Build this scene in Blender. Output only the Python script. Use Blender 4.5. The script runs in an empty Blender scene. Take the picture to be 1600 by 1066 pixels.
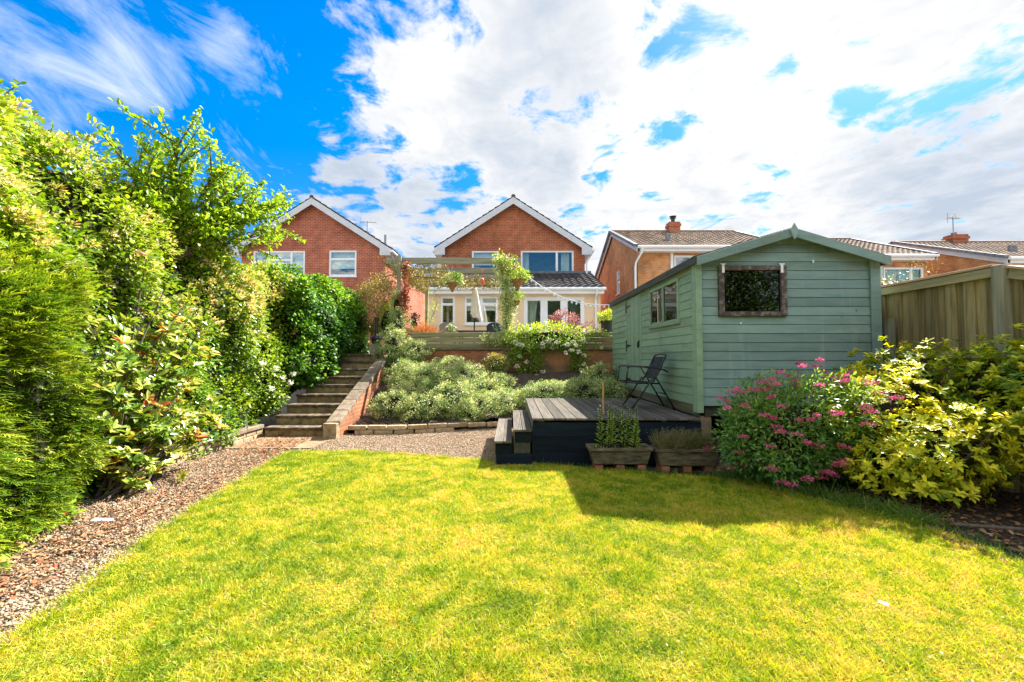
import bpy, math, random
import numpy as np
from mathutils import Vector, Matrix
rng = np.random.default_rng(11)
random.seed(11)
SC = bpy.context.scene
COL = SC.collection
R = math.radians
ORG = {}

# ------------------------------------------------------------------ naming / tagging
def tag(o, label=None, cat=None, group=None, kind=None):
    if label: o['label'] = label
    if cat: o['category'] = cat
    if group: o['group'] = group
    if kind: o['kind'] = kind
    return o

def thing(name, label, cat, loc=(0, 0, 0), group=None):
    o = bpy.data.objects.new(name, None)
    o.empty_display_size = 0.1
    COL.objects.link(o)
    o.location = loc
    ORG[o.name] = Vector(loc)
    return tag(o, label, cat, group)

def link(name, me, mat, parent=None, origin=None):
    o = bpy.data.objects.new(name, me)
    COL.objects.link(o)
    if mat is not None:
        me.materials.append(mat)
    if parent is not None:
        o.parent = parent
        ORG[o.name] = ORG[parent.name]
    else:
        o.location = origin or (0, 0, 0)
        ORG[o.name] = Vector(origin or (0, 0, 0))
    return o

def copy_thing(o, loc, label, parent=None):
    c = o.copy(); COL.objects.link(c)
    if parent is None:
        c.location = loc; c['label'] = label
    else:
        c.parent = parent
    for ch in list(o.children):
        copy_thing(ch, None, None, c)
    return c

def box_uv(me):
    n = len(me.polygons)
    if not n: return
    nor = np.empty(n * 3, np.float32); me.polygons.foreach_get('normal', nor); nor = np.abs(nor.reshape(-1, 3))
    tot = np.empty(n, np.int32); me.polygons.foreach_get('loop_total', tot)
    vi = np.empty(len(me.loops), np.int32); me.loops.foreach_get('vertex_index', vi)
    co = np.empty(len(me.vertices) * 3, np.float32); me.vertices.foreach_get('co', co); co = co.reshape(-1, 3)[vi]
    ax = np.repeat(np.argmax(nor, axis=1), tot)
    uv = np.empty((len(vi), 2), np.float32)
    uv[:, 0] = np.where(ax == 0, co[:, 1], co[:, 0])
    uv[:, 1] = np.where(ax == 2, co[:, 1], co[:, 2])
    l = me.uv_layers.new(name='UVMap')
    l.data.foreach_set('uv', uv.ravel())

class MB:
    """Collects shapes in world metres and links them as ONE mesh object."""
    def __init__(s): s.v = []; s.f = []; s.t = []
    def add(s, vs, fs, tint=None):
        if tint is None: tint = random.random()
        o = len(s.v)
        s.v += [tuple(v) for v in vs]
        s.f += [tuple(i + o for i in f) for f in fs]
        s.t += [tint] * len(vs)
    BF = [(0, 3, 2, 1), (4, 5, 6, 7), (0, 1, 5, 4), (1, 2, 6, 5), (2, 3, 7, 6), (3, 0, 4, 7)]
    def box(s, x0, y0, z0, x1, y1, z1, tint=None, M=None):
        vs = [(x0, y0, z0), (x1, y0, z0), (x1, y1, z0), (x0, y1, z0), (x0, y0, z1), (x1, y0, z1), (x1, y1, z1), (x0, y1, z1)]
        if M: vs = [M(*v) for v in vs]
        s.add(vs, s.BF, tint)
    def beam(s, p, q, w, h, up=(0, 0, 1), tint=None):
        p = Vector(p); q = Vector(q); d = (q - p).normalized()
        a = d.cross(Vector(up))
        a = a.normalized() if a.length > 1e-4 else Vector((1, 0, 0))
        b = a.cross(d)
        a *= w / 2; b *= h / 2
        s.add([p - a - b, p + a - b, p + a + b, p - a + b, q - a - b, q + a - b, q + a + b, q - a + b],
              [(0, 1, 2, 3), (7, 6, 5, 4), (0, 4, 5, 1), (1, 5, 6, 2), (2, 6, 7, 3), (3, 7, 4, 0)], tint)
    def prism(s, poly, vec, tint=None):
        n = len(poly); vec = Vector(vec)
        vs = [Vector(p) for p in poly] + [Vector(p) + vec for p in poly]
        fs = [tuple(range(n))[::-1], tuple(range(n, 2 * n))] + [(i, (i + 1) % n, (i + 1) % n + n, i + n) for i in range(n)]
        s.add(vs, fs, tint)
    def tube(s, pts, r, n=8, tint=None):
        pts = [Vector(p) for p in pts]
        rs = r if isinstance(r, (list, tuple)) else [r] * len(pts)
        vs = []; ref = Vector((0.31, 0.17, 0.93))
        for i, p in enumerate(pts):
            d = (pts[min(i + 1, len(pts) - 1)] - pts[max(i - 1, 0)])
            d = d.normalized() if d.length > 1e-9 else Vector((0, 0, 1))
            a = d.cross(ref)
            if a.length < 0.05: a = d.cross(Vector((1, 0, 0)))
            a.normalize(); b = d.cross(a)
            vs += [p + (a * math.cos(k * 2 * math.pi / n) + b * math.sin(k * 2 * math.pi / n)) * rs[i] for k in range(n)]
        fs = []
        for i in range(len(pts) - 1):
            for k in range(n):
                k2 = (k + 1) % n
                fs.append((i * n + k, i * n + k2, (i + 1) * n + k2, (i + 1) * n + k))
        fs.append(tuple(range(n))[::-1]); fs.append(tuple(range((len(pts) - 1) * n, len(pts) * n)))
        s.add(vs, fs, tint)
    def lathe(s, prof, c, n=16, tint=None):
        c = Vector(c); vs = []; fs = []
        for r, z in prof:
            vs += [c + Vector((r * math.cos(k * 2 * math.pi / n), r * math.sin(k * 2 * math.pi / n), z)) for k in range(n)]
        for i in range(len(prof) - 1):
            for k in range(n):
                k2 = (k + 1) % n
                fs.append((i * n + k, i * n + k2, (i + 1) * n + k2, (i + 1) * n + k))
        fs.append(tuple(range(n))[::-1]); fs.append(tuple(range((len(prof) - 1) * n, len(prof) * n)))
        s.add(vs, fs, tint)
    def build(s, name, mat, parent=None, origin=None, smooth=False, bevel=0):
        org = ORG[parent.name] if parent is not None else Vector(origin or (0, 0, 0))
        me = bpy.data.meshes.new(name)
        me.from_pydata([(v[0] - org[0], v[1] - org[1], v[2] - org[2]) for v in s.v], [], s.f)
        me.update()
        a = me.attributes.new('tint', 'FLOAT', 'POINT'); a.data.foreach_set('value', s.t)
        box_uv(me)
        if smooth: me.polygons.foreach_set('use_smooth', [True] * len(me.polygons))
        o = link(name, me, mat, parent, origin)
        if bevel:
            m = o.modifiers.new('bevel', 'BEVEL'); m.width = bevel; m.segments = 2; m.limit_method = 'ANGLE'; m.angle_limit = R(40)
        return o

def build_np(name, V, F, tint, mat, parent=None, origin=None, smooth=False):
    """Many small triangles (leaves, blades, stones) as one mesh."""
    org = ORG[parent.name] if parent is not None else Vector(origin or (0, 0, 0))
    V = np.asarray(V, np.float32) - np.array(org, np.float32)
    me = bpy.data.meshes.new(name)
    nf = len(F)
    me.vertices.add(len(V)); me.vertices.foreach_set('co', V.ravel())
    me.loops.add(nf * 3); me.loops.foreach_set('vertex_index', np.asarray(F, np.int32).ravel())
    me.polygons.add(nf)
    me.polygons.foreach_set('loop_start', np.arange(0, nf * 3, 3, dtype=np.int32))
    me.polygons.foreach_set('loop_total', np.full(nf, 3, np.int32))
    me.update(calc_edges=True)
    if smooth: me.polygons.foreach_set('use_smooth', np.ones(nf, bool))
    a = me.attributes.new('tint', 'FLOAT', 'POINT'); a.data.foreach_set('value', np.asarray(tint, np.float32))
    return link(name, me, mat, parent, origin)

def nrm(a): return a / np.maximum(np.linalg.norm(a, axis=-1, keepdims=True), 1e-9)
def rdir(n): return nrm(rng.normal(size=(n, 3)))

TPL = {
    'rhomb': (np.array([(0, 0, 0), (.45, .5, .08), (1, 0, -.03), (.45, -.5, .08)]), np.array([(0, 1, 2), (0, 2, 3)])),
    'oval': (np.array([(0, 0, 0), (.28, .40, .07), (.28, 0, 0), (.28, -.40, .07), (.7, .40, .06), (.7, 0, -.01), (.7, -.40, .06), (1, 0, -.08)]),
             np.array([(0, 1, 2), (0, 2, 3), (1, 4, 5), (1, 5, 2), (2, 5, 6), (2, 6, 3), (4, 7, 5), (5, 7, 6)])),
    'ivy': (np.array([(0, 0, 0), (.12, .42, .02), (.5, .34, .06), (.62, .5, .03), (1, 0, -.1), (.62, -.5, .03), (.5, -.34, .06), (.12, -.42, .02), (.45, 0, -.02)]),
            np.array([(0, 1, 8), (1, 2, 8), (2, 3, 8), (3, 4, 8), (4, 5, 8), (5, 6, 8), (6, 7, 8), (7, 0, 8)])),
    'spray': (np.array([(0, 0, 0), (1, .04, -.1), (1, -.04, -.1), (.18, .0, 0), (.6, .48, .03), (.34, .0, 0), (.85, .30, -.02), (.6, -.48, .03), (.85, -.30, -.02), (.5, 0, 0), (.05, .0, 0), (.38, .45, .03), (.38, -.45, .03)]),
              np.array([(0, 1, 2), (3, 4, 5), (5, 6, 9), (3, 7, 5), (5, 8, 9), (10, 11, 3), (10, 12, 3)])),
    'blade': (np.array([(0, -.5, 0), (0, .5, 0), (.55, -.35, .0), (.55, .35, .0), (1, 0, -.12)]), np.array([(0, 1, 3), (0, 3, 2), (2, 3, 4)])),
}
def leaf_arrays(P, D, N, L, W, tint, tpl):
    T, F = TPL[tpl]
    n = len(P); k = len(T)
    D = nrm(D); B = nrm(np.cross(N, D)); Nn = np.cross(D, B)
    L = np.broadcast_to(L, n); W = np.broadcast_to(W, n)
    V = (P[:, None] + T[None, :, 0, None] * (D * L[:, None])[:, None] + T[None, :, 1, None] * (B * W[:, None])[:, None]
         + T[None, :, 2, None] * (Nn * L[:, None])[:, None])
    FF = (F[None] + (np.arange(n) * k)[:, None, None]).reshape(-1, 3)
    return V.reshape(-1, 3), FF, np.repeat(np.broadcast_to(tint, n), k)

def merge(*arr):
    V = []; F = []; T = []; o = 0
    for v, f, t in arr:
        V.append(v); F.append(f + o); T.append(t); o += len(v)
    return np.concatenate(V), np.concatenate(F), np.concatenate(T)

def vnoise(X, Y, scale, seed):
    r = np.random.default_rng(seed); G = r.random((64, 64))
    x = np.asarray(X) * scale + 17.3; y = np.asarray(Y) * scale + 9.1
    i = np.floor(x).astype(int); j = np.floor(y).astype(int); fx = x - i; fy = y - j
    fx = fx * fx * (3 - 2 * fx); fy = fy * fy * (3 - 2 * fy)
    g = lambda a, b: G[a % 64, b % 64]
    return (g(i, j) * (1 - fx) + g(i + 1, j) * fx) * (1 - fy) + (g(i, j + 1) * (1 - fx) + g(i + 1, j + 1) * fx) * fy

def clumps(C, O, rc, per, a=.6, b=.8, c=.5, up=.7, nout=.5, squash=1.0, droop=0.0):
    """per leaves round each clump centre C with outward direction O: points, leaf axes, leaf normals."""
    K = len(C); n = K * per
    rc = np.repeat(np.broadcast_to(rc, K), per)
    Cc = np.repeat(C, per, 0); Oo = np.repeat(nrm(O), per, 0)
    d = rdir(n); r = rng.random(n) ** .45
    off = d * r[:, None]; off[:, 2] *= squash
    P = Cc + off * rc[:, None]
    D = Oo * a + d * b + rdir(n) * c; D[:, 2] -= droop
    N = np.array([0, 0, up]) + Oo * nout + rdir(n) * .55
    return P, D, N

_ld = rdir(14); _lp = rng.random(14) * 6.3; _lf = rng.uniform(2.2, 6.5, 14)
def lump(d, f=1.0):
    return np.mean(np.sin(d @ _ld.T * _lf * f + _lp), axis=1) * 1.9

def blob_clumps(n, c, rad, lumpy=.25, up_only=False, inner=.25):
    d = rdir(n)
    if up_only: d[:, 2] = np.abs(d[:, 2]) * 1.0 - .18; d = nrm(d)
    r = (1 + lumpy * lump(d)) * (1 - inner * rng.random(n) ** 2)
    return np.array(c) + d * np.array(rad) * r[:, None], nrm(d / np.array(rad))

# ------------------------------------------------------------------ materials
def nodes(name):
    m = bpy.data.materials.new(name); m.use_nodes = True
    nt = m.node_tree; nt.nodes.clear()
    out = nt.nodes.new('ShaderNodeOutputMaterial')
    return m, nt, out
def nd(nt, t, **kw):
    n = nt.nodes.new('ShaderNode' + t)
    for k, v in kw.items():
        if k in n.bl_rna.properties: setattr(n, k, v)
        else: n.inputs[k.replace('_', ' ')].default_value = v
    return n
def ramp(nt, stops, fac=None):
    r = nt.nodes.new('ShaderNodeValToRGB')
    e = r.color_ramp.elements
    while len(e) > 1: e.remove(e[-1])
    for i, (p, c) in enumerate(stops):
        x = e[0] if i == 0 else e.new(p)
        x.position = p; x.color = (*c, 1)
    if fac is not None: nt.links.new(fac, r.inputs[0])
    return r
def mixc(nt, a, b, f, mode='MIX'):
    m = nt.nodes.new('ShaderNodeMix'); m.data_type = 'RGBA'; m.blend_type = mode
    for sock, v in ((m.inputs[0], f), (m.inputs[6], a), (m.inputs[7], b)):
        if isinstance(v, (int, float)): sock.default_value = v
        elif isinstance(v, tuple): sock.default_value = (*v, 1)
        else: nt.links.new(v, sock)
    return m.outputs[2]
def tintval(nt):
    a = nt.nodes.new('ShaderNodeAttribute'); a.attribute_name = 'tint'
    return a.outputs['Fac']
def mathn(nt, op, a, b=None, c=None, clamp=False):
    m = nt.nodes.new('ShaderNodeMath'); m.operation = op; m.use_clamp = clamp
    for i, v in enumerate((a, b, c)):
        if v is None: continue
        if isinstance(v, (int, float)): m.inputs[i].default_value = v
        else: nt.links.new(v, m.inputs[i])
    return m.outputs[0]

def mat(name, c1, c2=None, scale=6, rough=.7, bump=.2, stretch=(1, 1, 1), tintamt=.25, metal=0, spec=.4, detail=6, c3=None, bscale=None, bdist=.01):
    """Noise-mottled surface: two or three real colours, per-piece tint, bump."""
    m, nt, out = nodes(name)
    tc = nd(nt, 'TexCoord'); mp = nd(nt, 'Mapping')
    mp.inputs['Scale'].default_value = stretch
    t = tintval(nt)
    cmb = nd(nt, 'CombineXYZ'); 
    for i in range(3): nt.links.new(mathn(nt, 'MULTIPLY', t, 13.7 + 5 * i), cmb.inputs[i])
    nt.links.new(tc.outputs['Object'], mp.inputs['Vector']); nt.links.new(cmb.outputs[0], mp.inputs['Location'])
    n = nd(nt, 'TexNoise', Scale=scale, Detail=detail, Roughness=.62)
    nt.links.new(mp.outputs[0], n.inputs['Vector'])
    c2 = c2 or tuple(x * .7 for x in c1)
    st = [(.32, c2), (.62, c1)] if c3 is None else [(.28, c2), (.5, c1), (.72, c3)]
    col = ramp(nt, st, n.outputs['Fac']).outputs[0]
    v = mathn(nt, 'MULTIPLY_ADD', t, tintamt * 2, 1 - tintamt)
    hs = nd(nt, 'HueSaturation'); nt.links.new(v, hs.inputs['Value']); nt.links.new(col, hs.inputs['Color'])
    b = nd(nt, 'BsdfPrincipled', Roughness=rough, Metallic=metal)
    b.inputs['Specular IOR Level'].default_value = spec
    nt.links.new(hs.outputs[0], b.inputs['Base Color'])
    if bump:
        bn = n
        if bscale:
            bn = nd(nt, 'TexNoise', Scale=bscale, Detail=5, Roughness=.6); nt.links.new(mp.outputs[0], bn.inputs['Vector'])
        bp = nd(nt, 'Bump', Strength=bump, Distance=bdist); nt.links.new(bn.outputs['Fac'], bp.inputs['Height']); nt.links.new(bp.outputs[0], b.inputs['Normal'])
    nt.links.new(b.outputs[0], out.inputs[0])
    return m

def paintwood(name, c1, c2, c3, stretch, knots=True):
    """painted cladding: mottled paint, per-board tint, knots, nail heads, greenish weathering"""
    m = mat(name, c1, c2, scale=5, rough=.6, bump=.25, stretch=stretch, tintamt=.16, c3=c3, bscale=40, bdist=.003)
    nt = m.node_tree; b = next(n for n in nt.nodes if n.type == 'BSDF_PRINCIPLED'); l = b.inputs['Base Color'].links[0]; src = l.from_socket
    tc = nd(nt, 'TexCoord')
    n1 = nd(nt, 'TexNoise', Scale=1.6, Detail=9, Roughness=.72); nt.links.new(tc.outputs['Object'], n1.inputs['Vector'])
    col = mixc(nt, src, (.12, .13, .07), ramp(nt, [(.54, (0, 0, 0)), (.74, (.55, .55, .55))], n1.outputs['Fac']).outputs[0])
    mp = nd(nt, 'Mapping'); mp.inputs['Scale'].default_value = (9, 9, .7); nt.links.new(tc.outputs['Object'], mp.inputs['Vector'])
    n2 = nd(nt, 'TexNoise', Scale=1.0, Detail=6, Roughness=.6); nt.links.new(mp.outputs[0], n2.inputs['Vector'])
    col = mixc(nt, col, (.30, .40, .36), ramp(nt, [(.56, (0, 0, 0)), (.75, (.4, .4, .4))], n2.outputs['Fac']).outputs[0])
    v = nd(nt, 'TexVoronoi', Scale=2.6); v.inputs['Randomness'].default_value = 1; nt.links.new(tc.outputs['Object'], v.inputs['Vector'])
    col = mixc(nt, col, (.035, .045, .035), ramp(nt, [(.025, (.8, .8, .8)), (.06, (0, 0, 0))], v.outputs['Distance']).outputs[0])
    nt.links.new(col, b.inputs['Base Color'])
    return m

def wood(name, c1, c2, axis, rough=.75, c3=None, tintamt=.25, bump=.35, spec=.3):
    st = {'x': (.06, 1, 1), 'y': (1, .06, 1), 'z': (1, 1, .06)}[axis]
    return mat(name, c1, c2, scale=26, rough=rough, bump=bump, stretch=st, tintamt=tintamt, c3=c3, spec=spec, bdist=.004)

def leafmat(name, stops, transl=.38, rough=.38, spec=.45, tcol=(1.25, 1.2, .55)):
    m, nt, out = nodes(name)
    t = tintval(nt)
    col = ramp(nt, stops, t).outputs[0]
    b = nd(nt, 'BsdfPrincipled', Roughness=rough); b.inputs['Specular IOR Level'].default_value = spec
    nt.links.new(col, b.inputs['Base Color'])
    tr = nd(nt, 'BsdfTranslucent')
    nt.links.new(mixc(nt, col, tcol, 1.0, 'MULTIPLY'), tr.inputs[0])
    mx = nd(nt, 'MixShader'); mx.inputs[0].default_value = transl
    nt.links.new(b.outputs[0], mx.inputs[1]); nt.links.new(tr.outputs[0], mx.inputs[2])
    nt.links.new(mx.outputs[0], out.inputs[0])
    return m

def brickmat(name, c1, c2, mortar, bw=.225, rh=.075, ms=.011, noise=.35, rough=.85, stain=None):
    m, nt, out = nodes(name)
    uv = nd(nt, 'UVMap')
    br = nd(nt, 'TexBrick'); br.inputs['Scale'].default_value = 1
    br.inputs['Brick Width'].default_value = bw; br.inputs['Row Height'].default_value = rh
    br.inputs['Mortar Size'].default_value = ms; br.inputs['Mortar Smooth'].default_value = .2; br.inputs['Bias'].default_value = -.1
    br.inputs['Color1'].default_value = (*c1, 1); br.inputs['Color2'].default_value = (*c2, 1); br.inputs['Mortar'].default_value = (*mortar, 1)
    nt.links.new(uv.outputs[0], br.inputs['Vector'])
    tc = nd(nt, 'TexCoord')
    n = nd(nt, 'TexNoise', Scale=3.0, Detail=8, Roughness=.65); nt.links.new(tc.outputs['Object'], n.inputs['Vector'])
    f = ramp(nt, [(.3, (1 - noise,) * 3), (.7, (1 + noise * .4,) * 3)], n.outputs['Fac']).outputs[0]
    col = mixc(nt, br.outputs['Color'], f, 1.0, 'MULTIPLY')
    nb = nd(nt, 'TexNoise', Scale=.55, Detail=6, Roughness=.6); nt.links.new(tc.outputs['Object'], nb.inputs['Vector'])
    col = mixc(nt, col, ramp(nt, [(.36, (.74, .72, .70)), (.5, (1, 1, 1)), (.66, (1.12, 1.16, 1.2))], nb.outputs['Fac']).outputs[0], 1.0, 'MULTIPLY')
    if stain:
        n2 = nd(nt, 'TexNoise', Scale=2.2, Detail=7, Roughness=.7); nt.links.new(tc.outputs['Object'], n2.inputs['Vector'])
        col = mixc(nt, col, stain, ramp(nt, [(.48, (0, 0, 0)), (.66, (.8, .8, .8))], n2.outputs['Fac']).outputs[0])
    b = nd(nt, 'BsdfPrincipled', Roughness=rough); b.inputs['Specular IOR Level'].default_value = .25
    nt.links.new(col, b.inputs['Base Color'])
    bp = nd(nt, 'Bump', Strength=.5, Distance=.006); bp.invert = True
    nt.links.new(br.outputs['Fac'], bp.inputs['Height']); nt.links.new(bp.outputs[0], b.inputs['Normal'])
    nt.links.new(b.outputs[0], out.inputs[0])
    return m

def glassmat(name, ior=1.6, tint=(.86, .92, .9), rough=.0):
    m, nt, out = nodes(name)
    tr = nd(nt, 'BsdfTransparent'); tr.inputs[0].default_value = (*tint, 1)
    gl = nd(nt, 'BsdfGlossy', Roughness=rough); gl.inputs[0].default_value = (1, 1, 1, 1)
    lw = nd(nt, 'LayerWeight'); f0 = ((ior - 1) / (ior + 1)) ** 2          # Schlick, the same from both sides of the pane
    fr = mathn(nt, 'MULTIPLY_ADD', mathn(nt, 'POWER', lw.outputs['Facing'], 5.0), 1 - f0, f0)
    mx = nd(nt, 'MixShader')
    nt.links.new(fr, mx.inputs[0]); nt.links.new(tr.outputs[0], mx.inputs[1]); nt.links.new(gl.outputs[0], mx.inputs[2])
    nt.links.new(mx.outputs[0], out.inputs[0])
    return m

# ------------------------------------------------------------------ camera, sun, sky
cam = bpy.data.cameras.new('camera'); co = bpy.data.objects.new('camera', cam); COL.objects.link(co)
cam.sensor_width = 36; cam.lens = 36 * 680 / 1600; cam.clip_end = 2000; cam.clip_start = .05
co.location = (0, 0, 1.42); co.rotation_euler = (R(90 + 2.105), 0, 0)
SC.camera = co

SUN = Vector((.66, .66, 1.0)).normalized()
sl = bpy.data.lights.new('sun', 'SUN'); so = bpy.data.objects.new('sun', sl); COL.objects.link(so)
sl.energy = 5.0; sl.angle = R(.5); sl.color = (1, .945, .86)
so.rotation_euler = SUN.to_track_quat('Z', 'Y').to_euler(); so.location = (12, 12, 20)

def make_world():
    w = bpy.data.worlds.new('World'); SC.world = w; w.use_nodes = True
    nt = w.node_tree; nt.nodes.clear()
    out = nt.nodes.new('ShaderNodeOutputWorld'); bg = nd(nt, 'Background')
    sky = nt.nodes.new('ShaderNodeTexSky'); sky.sky_type = 'NISHITA'; sky.sun_disc = False
    sky.sun_elevation = math.asin(SUN.z); sky.sun_rotation = math.atan2(SUN.x, SUN.y)
    sky.air_density = 1.0; sky.dust_density = .3; sky.ozone_density = 3.0
    hs = nd(nt, 'HueSaturation', Hue=.503, Saturation=1.5, Value=.72); nt.links.new(sky.outputs[0], hs.inputs['Color'])
    tc = nd(nt, 'TexCoord'); sp = nd(nt, 'SeparateXYZ'); nt.links.new(tc.outputs['Generated'], sp.inputs[0])
    z = mathn(nt, 'ADD', mathn(nt, 'MAXIMUM', sp.outputs[2], 0.0), .10)
    cb = nd(nt, 'CombineXYZ')
    nt.links.new(mathn(nt, 'DIVIDE', sp.outputs[0], z), cb.inputs[0]); nt.links.new(mathn(nt, 'DIVIDE', sp.outputs[1], z), cb.inputs[1])
    def noise(scale, st, loc, detail=9, rough=.6, dist=.25):
        mp = nd(nt, 'Mapping'); mp.inputs['Scale'].default_value = st; mp.inputs['Location'].default_value = loc
        nt.links.new(cb.outputs[0], mp.inputs['Vector'])
        n = nd(nt, 'TexNoise', Scale=scale, Detail=detail, Roughness=rough, Distortion=dist); nt.links.new(mp.outputs[0], n.inputs['Vector'])
        return n.outputs['Fac']
    def pix(px, py):                      # a compass direction in the sky
        return Vector(((px - 800) / 680, 1, (558 - py) / 680)).normalized()
    def blob(px, py, r0, r1, w):          # soft round patch of more (or less) cloud about a fixed sky direction
        d = Vector(py).normalized() if px == 'v' else pix(px, py)
        vm = nt.nodes.new('ShaderNodeVectorMath'); vm.operation = 'DOT_PRODUCT'; vm.inputs[1].default_value = d
        nt.links.new(tc.outputs['Generated'], vm.inputs[0])
        mr = nd(nt, 'MapRange'); mr.interpolation_type = 'SMOOTHSTEP'
        nt.links.new(vm.outputs['Value'], mr.inputs['Value'])
        mr.inputs['From Min'].default_value = math.cos(R(r1)); mr.inputs['From Max'].default_value = math.cos(R(r0))
        mr.inputs['To Min'].default_value = 0; mr.inputs['To Max'].default_value = w
        return mr.outputs[0]
    n1 = noise(1.05, (1.15, .70, 1), (3.1, 7.7, 0), 10, .58, .35)
    n2 = noise(4.4, (1.0, .92, 1), (1.7, .3, 2.2), 10, .62, .35)
    base = mathn(nt, 'ADD', mathn(nt, 'MULTIPLY', n1, .40), mathn(nt, 'MULTIPLY', n2, .60))
    def total(lst):
        r = None
        for b in lst:
            o = blob(*b); r = o if r is None else mathn(nt, 'ADD', r, o)
        return r
    base = mathn(nt, 'MULTIPLY_ADD', base, 2.5, -.75)
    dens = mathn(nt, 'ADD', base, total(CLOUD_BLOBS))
    mr = nd(nt, 'MapRange'); mr.interpolation_type = 'SMOOTHSTEP'
    nt.links.new(dens, mr.inputs['Value']); mr.inputs['From Min'].default_value = .42; mr.inputs['From Max'].default_value = .64
    mask = mr.outputs[0]
    # cloud body: bright where thin or sunlit, blue grey in the thick undersides
    n3 = noise(1.7, (1.1, .85, 1), (5.5, 2.2, 1), 8, .58, .3)
    thick = mathn(nt, 'ADD', mathn(nt, 'MULTIPLY', n3, .45), mathn(nt, 'MULTIPLY', n2, .55))
    thick = mathn(nt, 'ADD', thick, total(GREY_BLOBS))
    shade = ramp(nt, [(.36, (3.1, 3.1, 3.1)), (.47, (2.6, 2.63, 2.68)), (.56, (2.15, 2.27, 2.45)), (.70, (1.55, 1.8, 2.15))], thick).outputs[0]
    # thin high cloud
    n4 = noise(1.7, (1.7, .78, 1), (8.3, 1.2, 4), 10, .68, 1.1)
    thin = mathn(nt, 'ADD', n4, total(WISPS))
    mr2 = nd(nt, 'MapRange'); nt.links.new(thin, mr2.inputs['Value']); mr2.inputs['From Min'].default_value = .64; mr2.inputs['From Max'].default_value = .95
    mr2.inputs['To Max'].default_value = .85; mr2.clamp = True
    # unseen clouds behind the camera are brightened to add fill light
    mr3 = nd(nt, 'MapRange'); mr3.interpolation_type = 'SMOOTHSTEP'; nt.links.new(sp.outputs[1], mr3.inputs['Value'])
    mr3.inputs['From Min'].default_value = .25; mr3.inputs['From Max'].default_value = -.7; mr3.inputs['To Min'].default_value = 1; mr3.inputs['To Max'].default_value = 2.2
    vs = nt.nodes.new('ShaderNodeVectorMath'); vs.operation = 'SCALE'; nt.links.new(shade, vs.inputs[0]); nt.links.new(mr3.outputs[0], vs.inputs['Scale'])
    mz = nd(nt, 'MapRange'); nt.links.new(sp.outputs[2], mz.inputs['Value']); mz.inputs['From Max'].default_value = .45; mz.inputs['To Min'].default_value = .42
    vz = nt.nodes.new('ShaderNodeVectorMath'); vz.operation = 'SCALE'; nt.links.new(hs.outputs[0], vz.inputs[0]); nt.links.new(mz.outputs[0], vz.inputs['Scale'])
    c = mixc(nt, vz.outputs[0], (2.5, 2.75, 3.1), mr2.outputs[0])
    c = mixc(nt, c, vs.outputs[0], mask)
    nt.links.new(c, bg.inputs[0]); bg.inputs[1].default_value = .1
    nt.links.new(bg.outputs[0], out.inputs[0])
CLOUD_BLOBS = [('v', (-.4, -.9, .8), 25, 70, .12), ('v', (.05, -1, .22), 3, 12, -.35),  # first patch: extra cloud added behind the camera for fill
               (1180, 160, 18, 50, .185), (1500, 250, 5, 20, .04), (640, 160, 6, 17, .10), (860, 200, 5, 20, .05), (560, 130, 1, 6, .06), (130, 60, 10, 32, -.25), (370, 250, 4, 17, -.17), (450, 60, 2, 9, -.14), (1125, 60, 1, 6, -.05), (1060, 110, 1, 4, -.06), (1235, 228, 1, 4, -.10), (1345, 190, 1, 4, -.09), (1090, 215, 1, 3, -.05), (1560, 130, 1, 4, -.10), (1480, 215, 1, 3, -.05), (650, 290, 1, 5, -.05), (1060, 215, 1, 4, -.10), (1320, 200, 3, 12, .06), (1400, 175, 1, 5, -.05), (660, 290, 2, 9, -.10), (560, 330, 2, 9, .06), (455, 270, 1, 8, .26), (590, 290, 1, 9, .14)]
GREY_BLOBS = [(840, 170, 3, 12, .10), (1450, 300, 2, 12, .09), (1540, 340, 2, 7, .05), (1150, 160, 5, 25, -.10), (620, 330, 3, 14, .02)]
WISPS = [(90, 90, 2, 10, .20), (225, 100, 1, 5, .13), (370, 90, 1, 5, .17), (310, 20, 1, 4, .12), (430, 250, 2, 8, .12)]
make_world()
SC.view_settings.view_transform = 'Standard'; SC.view_settings.look = 'None'
SC.view_settings.exposure = 1.9; SC.view_settings.gamma = 1.0
SC.cycles.use_denoising = True
SC.cycles.max_bounces = 8; SC.cycles.transparent_max_bounces = 16; SC.cycles.diffuse_bounces = 3; SC.cycles.glossy_bounces = 3
SC.cycles.sample_clamp_indirect = 6
# ------------------------------------------------------------------ material library
M_white = mat('white_plastic', (.80, .80, .79), (.70, .71, .70), scale=3, rough=.35, bump=0, tintamt=.03)
M_barge = mat('white_painted_board', (.56, .58, .60), (.48, .50, .52), scale=4, rough=.5, bump=.05, tintamt=.04)
M_glass = glassmat('window_glass', 1.95)
M_glass3 = glassmat('shed_side_glass', 1.7, (.45, .5, .48))
M_glass2 = glassmat('reflective_window_glass', 1.62, (.22, .25, .24))
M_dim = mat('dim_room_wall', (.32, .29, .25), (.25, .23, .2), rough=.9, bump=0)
M_brick_a = brickmat('red_brick', (.46, .115, .038), (.33, .070, .024), (.42, .24, .15))
M_brick_b = brickmat('deep_red_brick', (.44, .10, .042), (.32, .062, .026), (.44, .26, .18))
M_brick_c = brickmat('orange_brick', (.62, .27, .085), (.50, .18, .055), (.50, .33, .2))
M_brick_old = brickmat('weathered_garden_brick', (.52, .165, .066), (.38, .10, .04), (.36, .23, .14), noise=.5, stain=(.13, .075, .04))
M_render = mat('cream_render', (.74, .55, .34), (.70, .51, .31), scale=5, rough=.9, bump=.05, tintamt=.02)
M_rtile_dark = mat('dark_roof_tile', (.085, .075, .075), (.04, .037, .04), scale=9, rough=.6, bump=.2, tintamt=.35)
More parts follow.
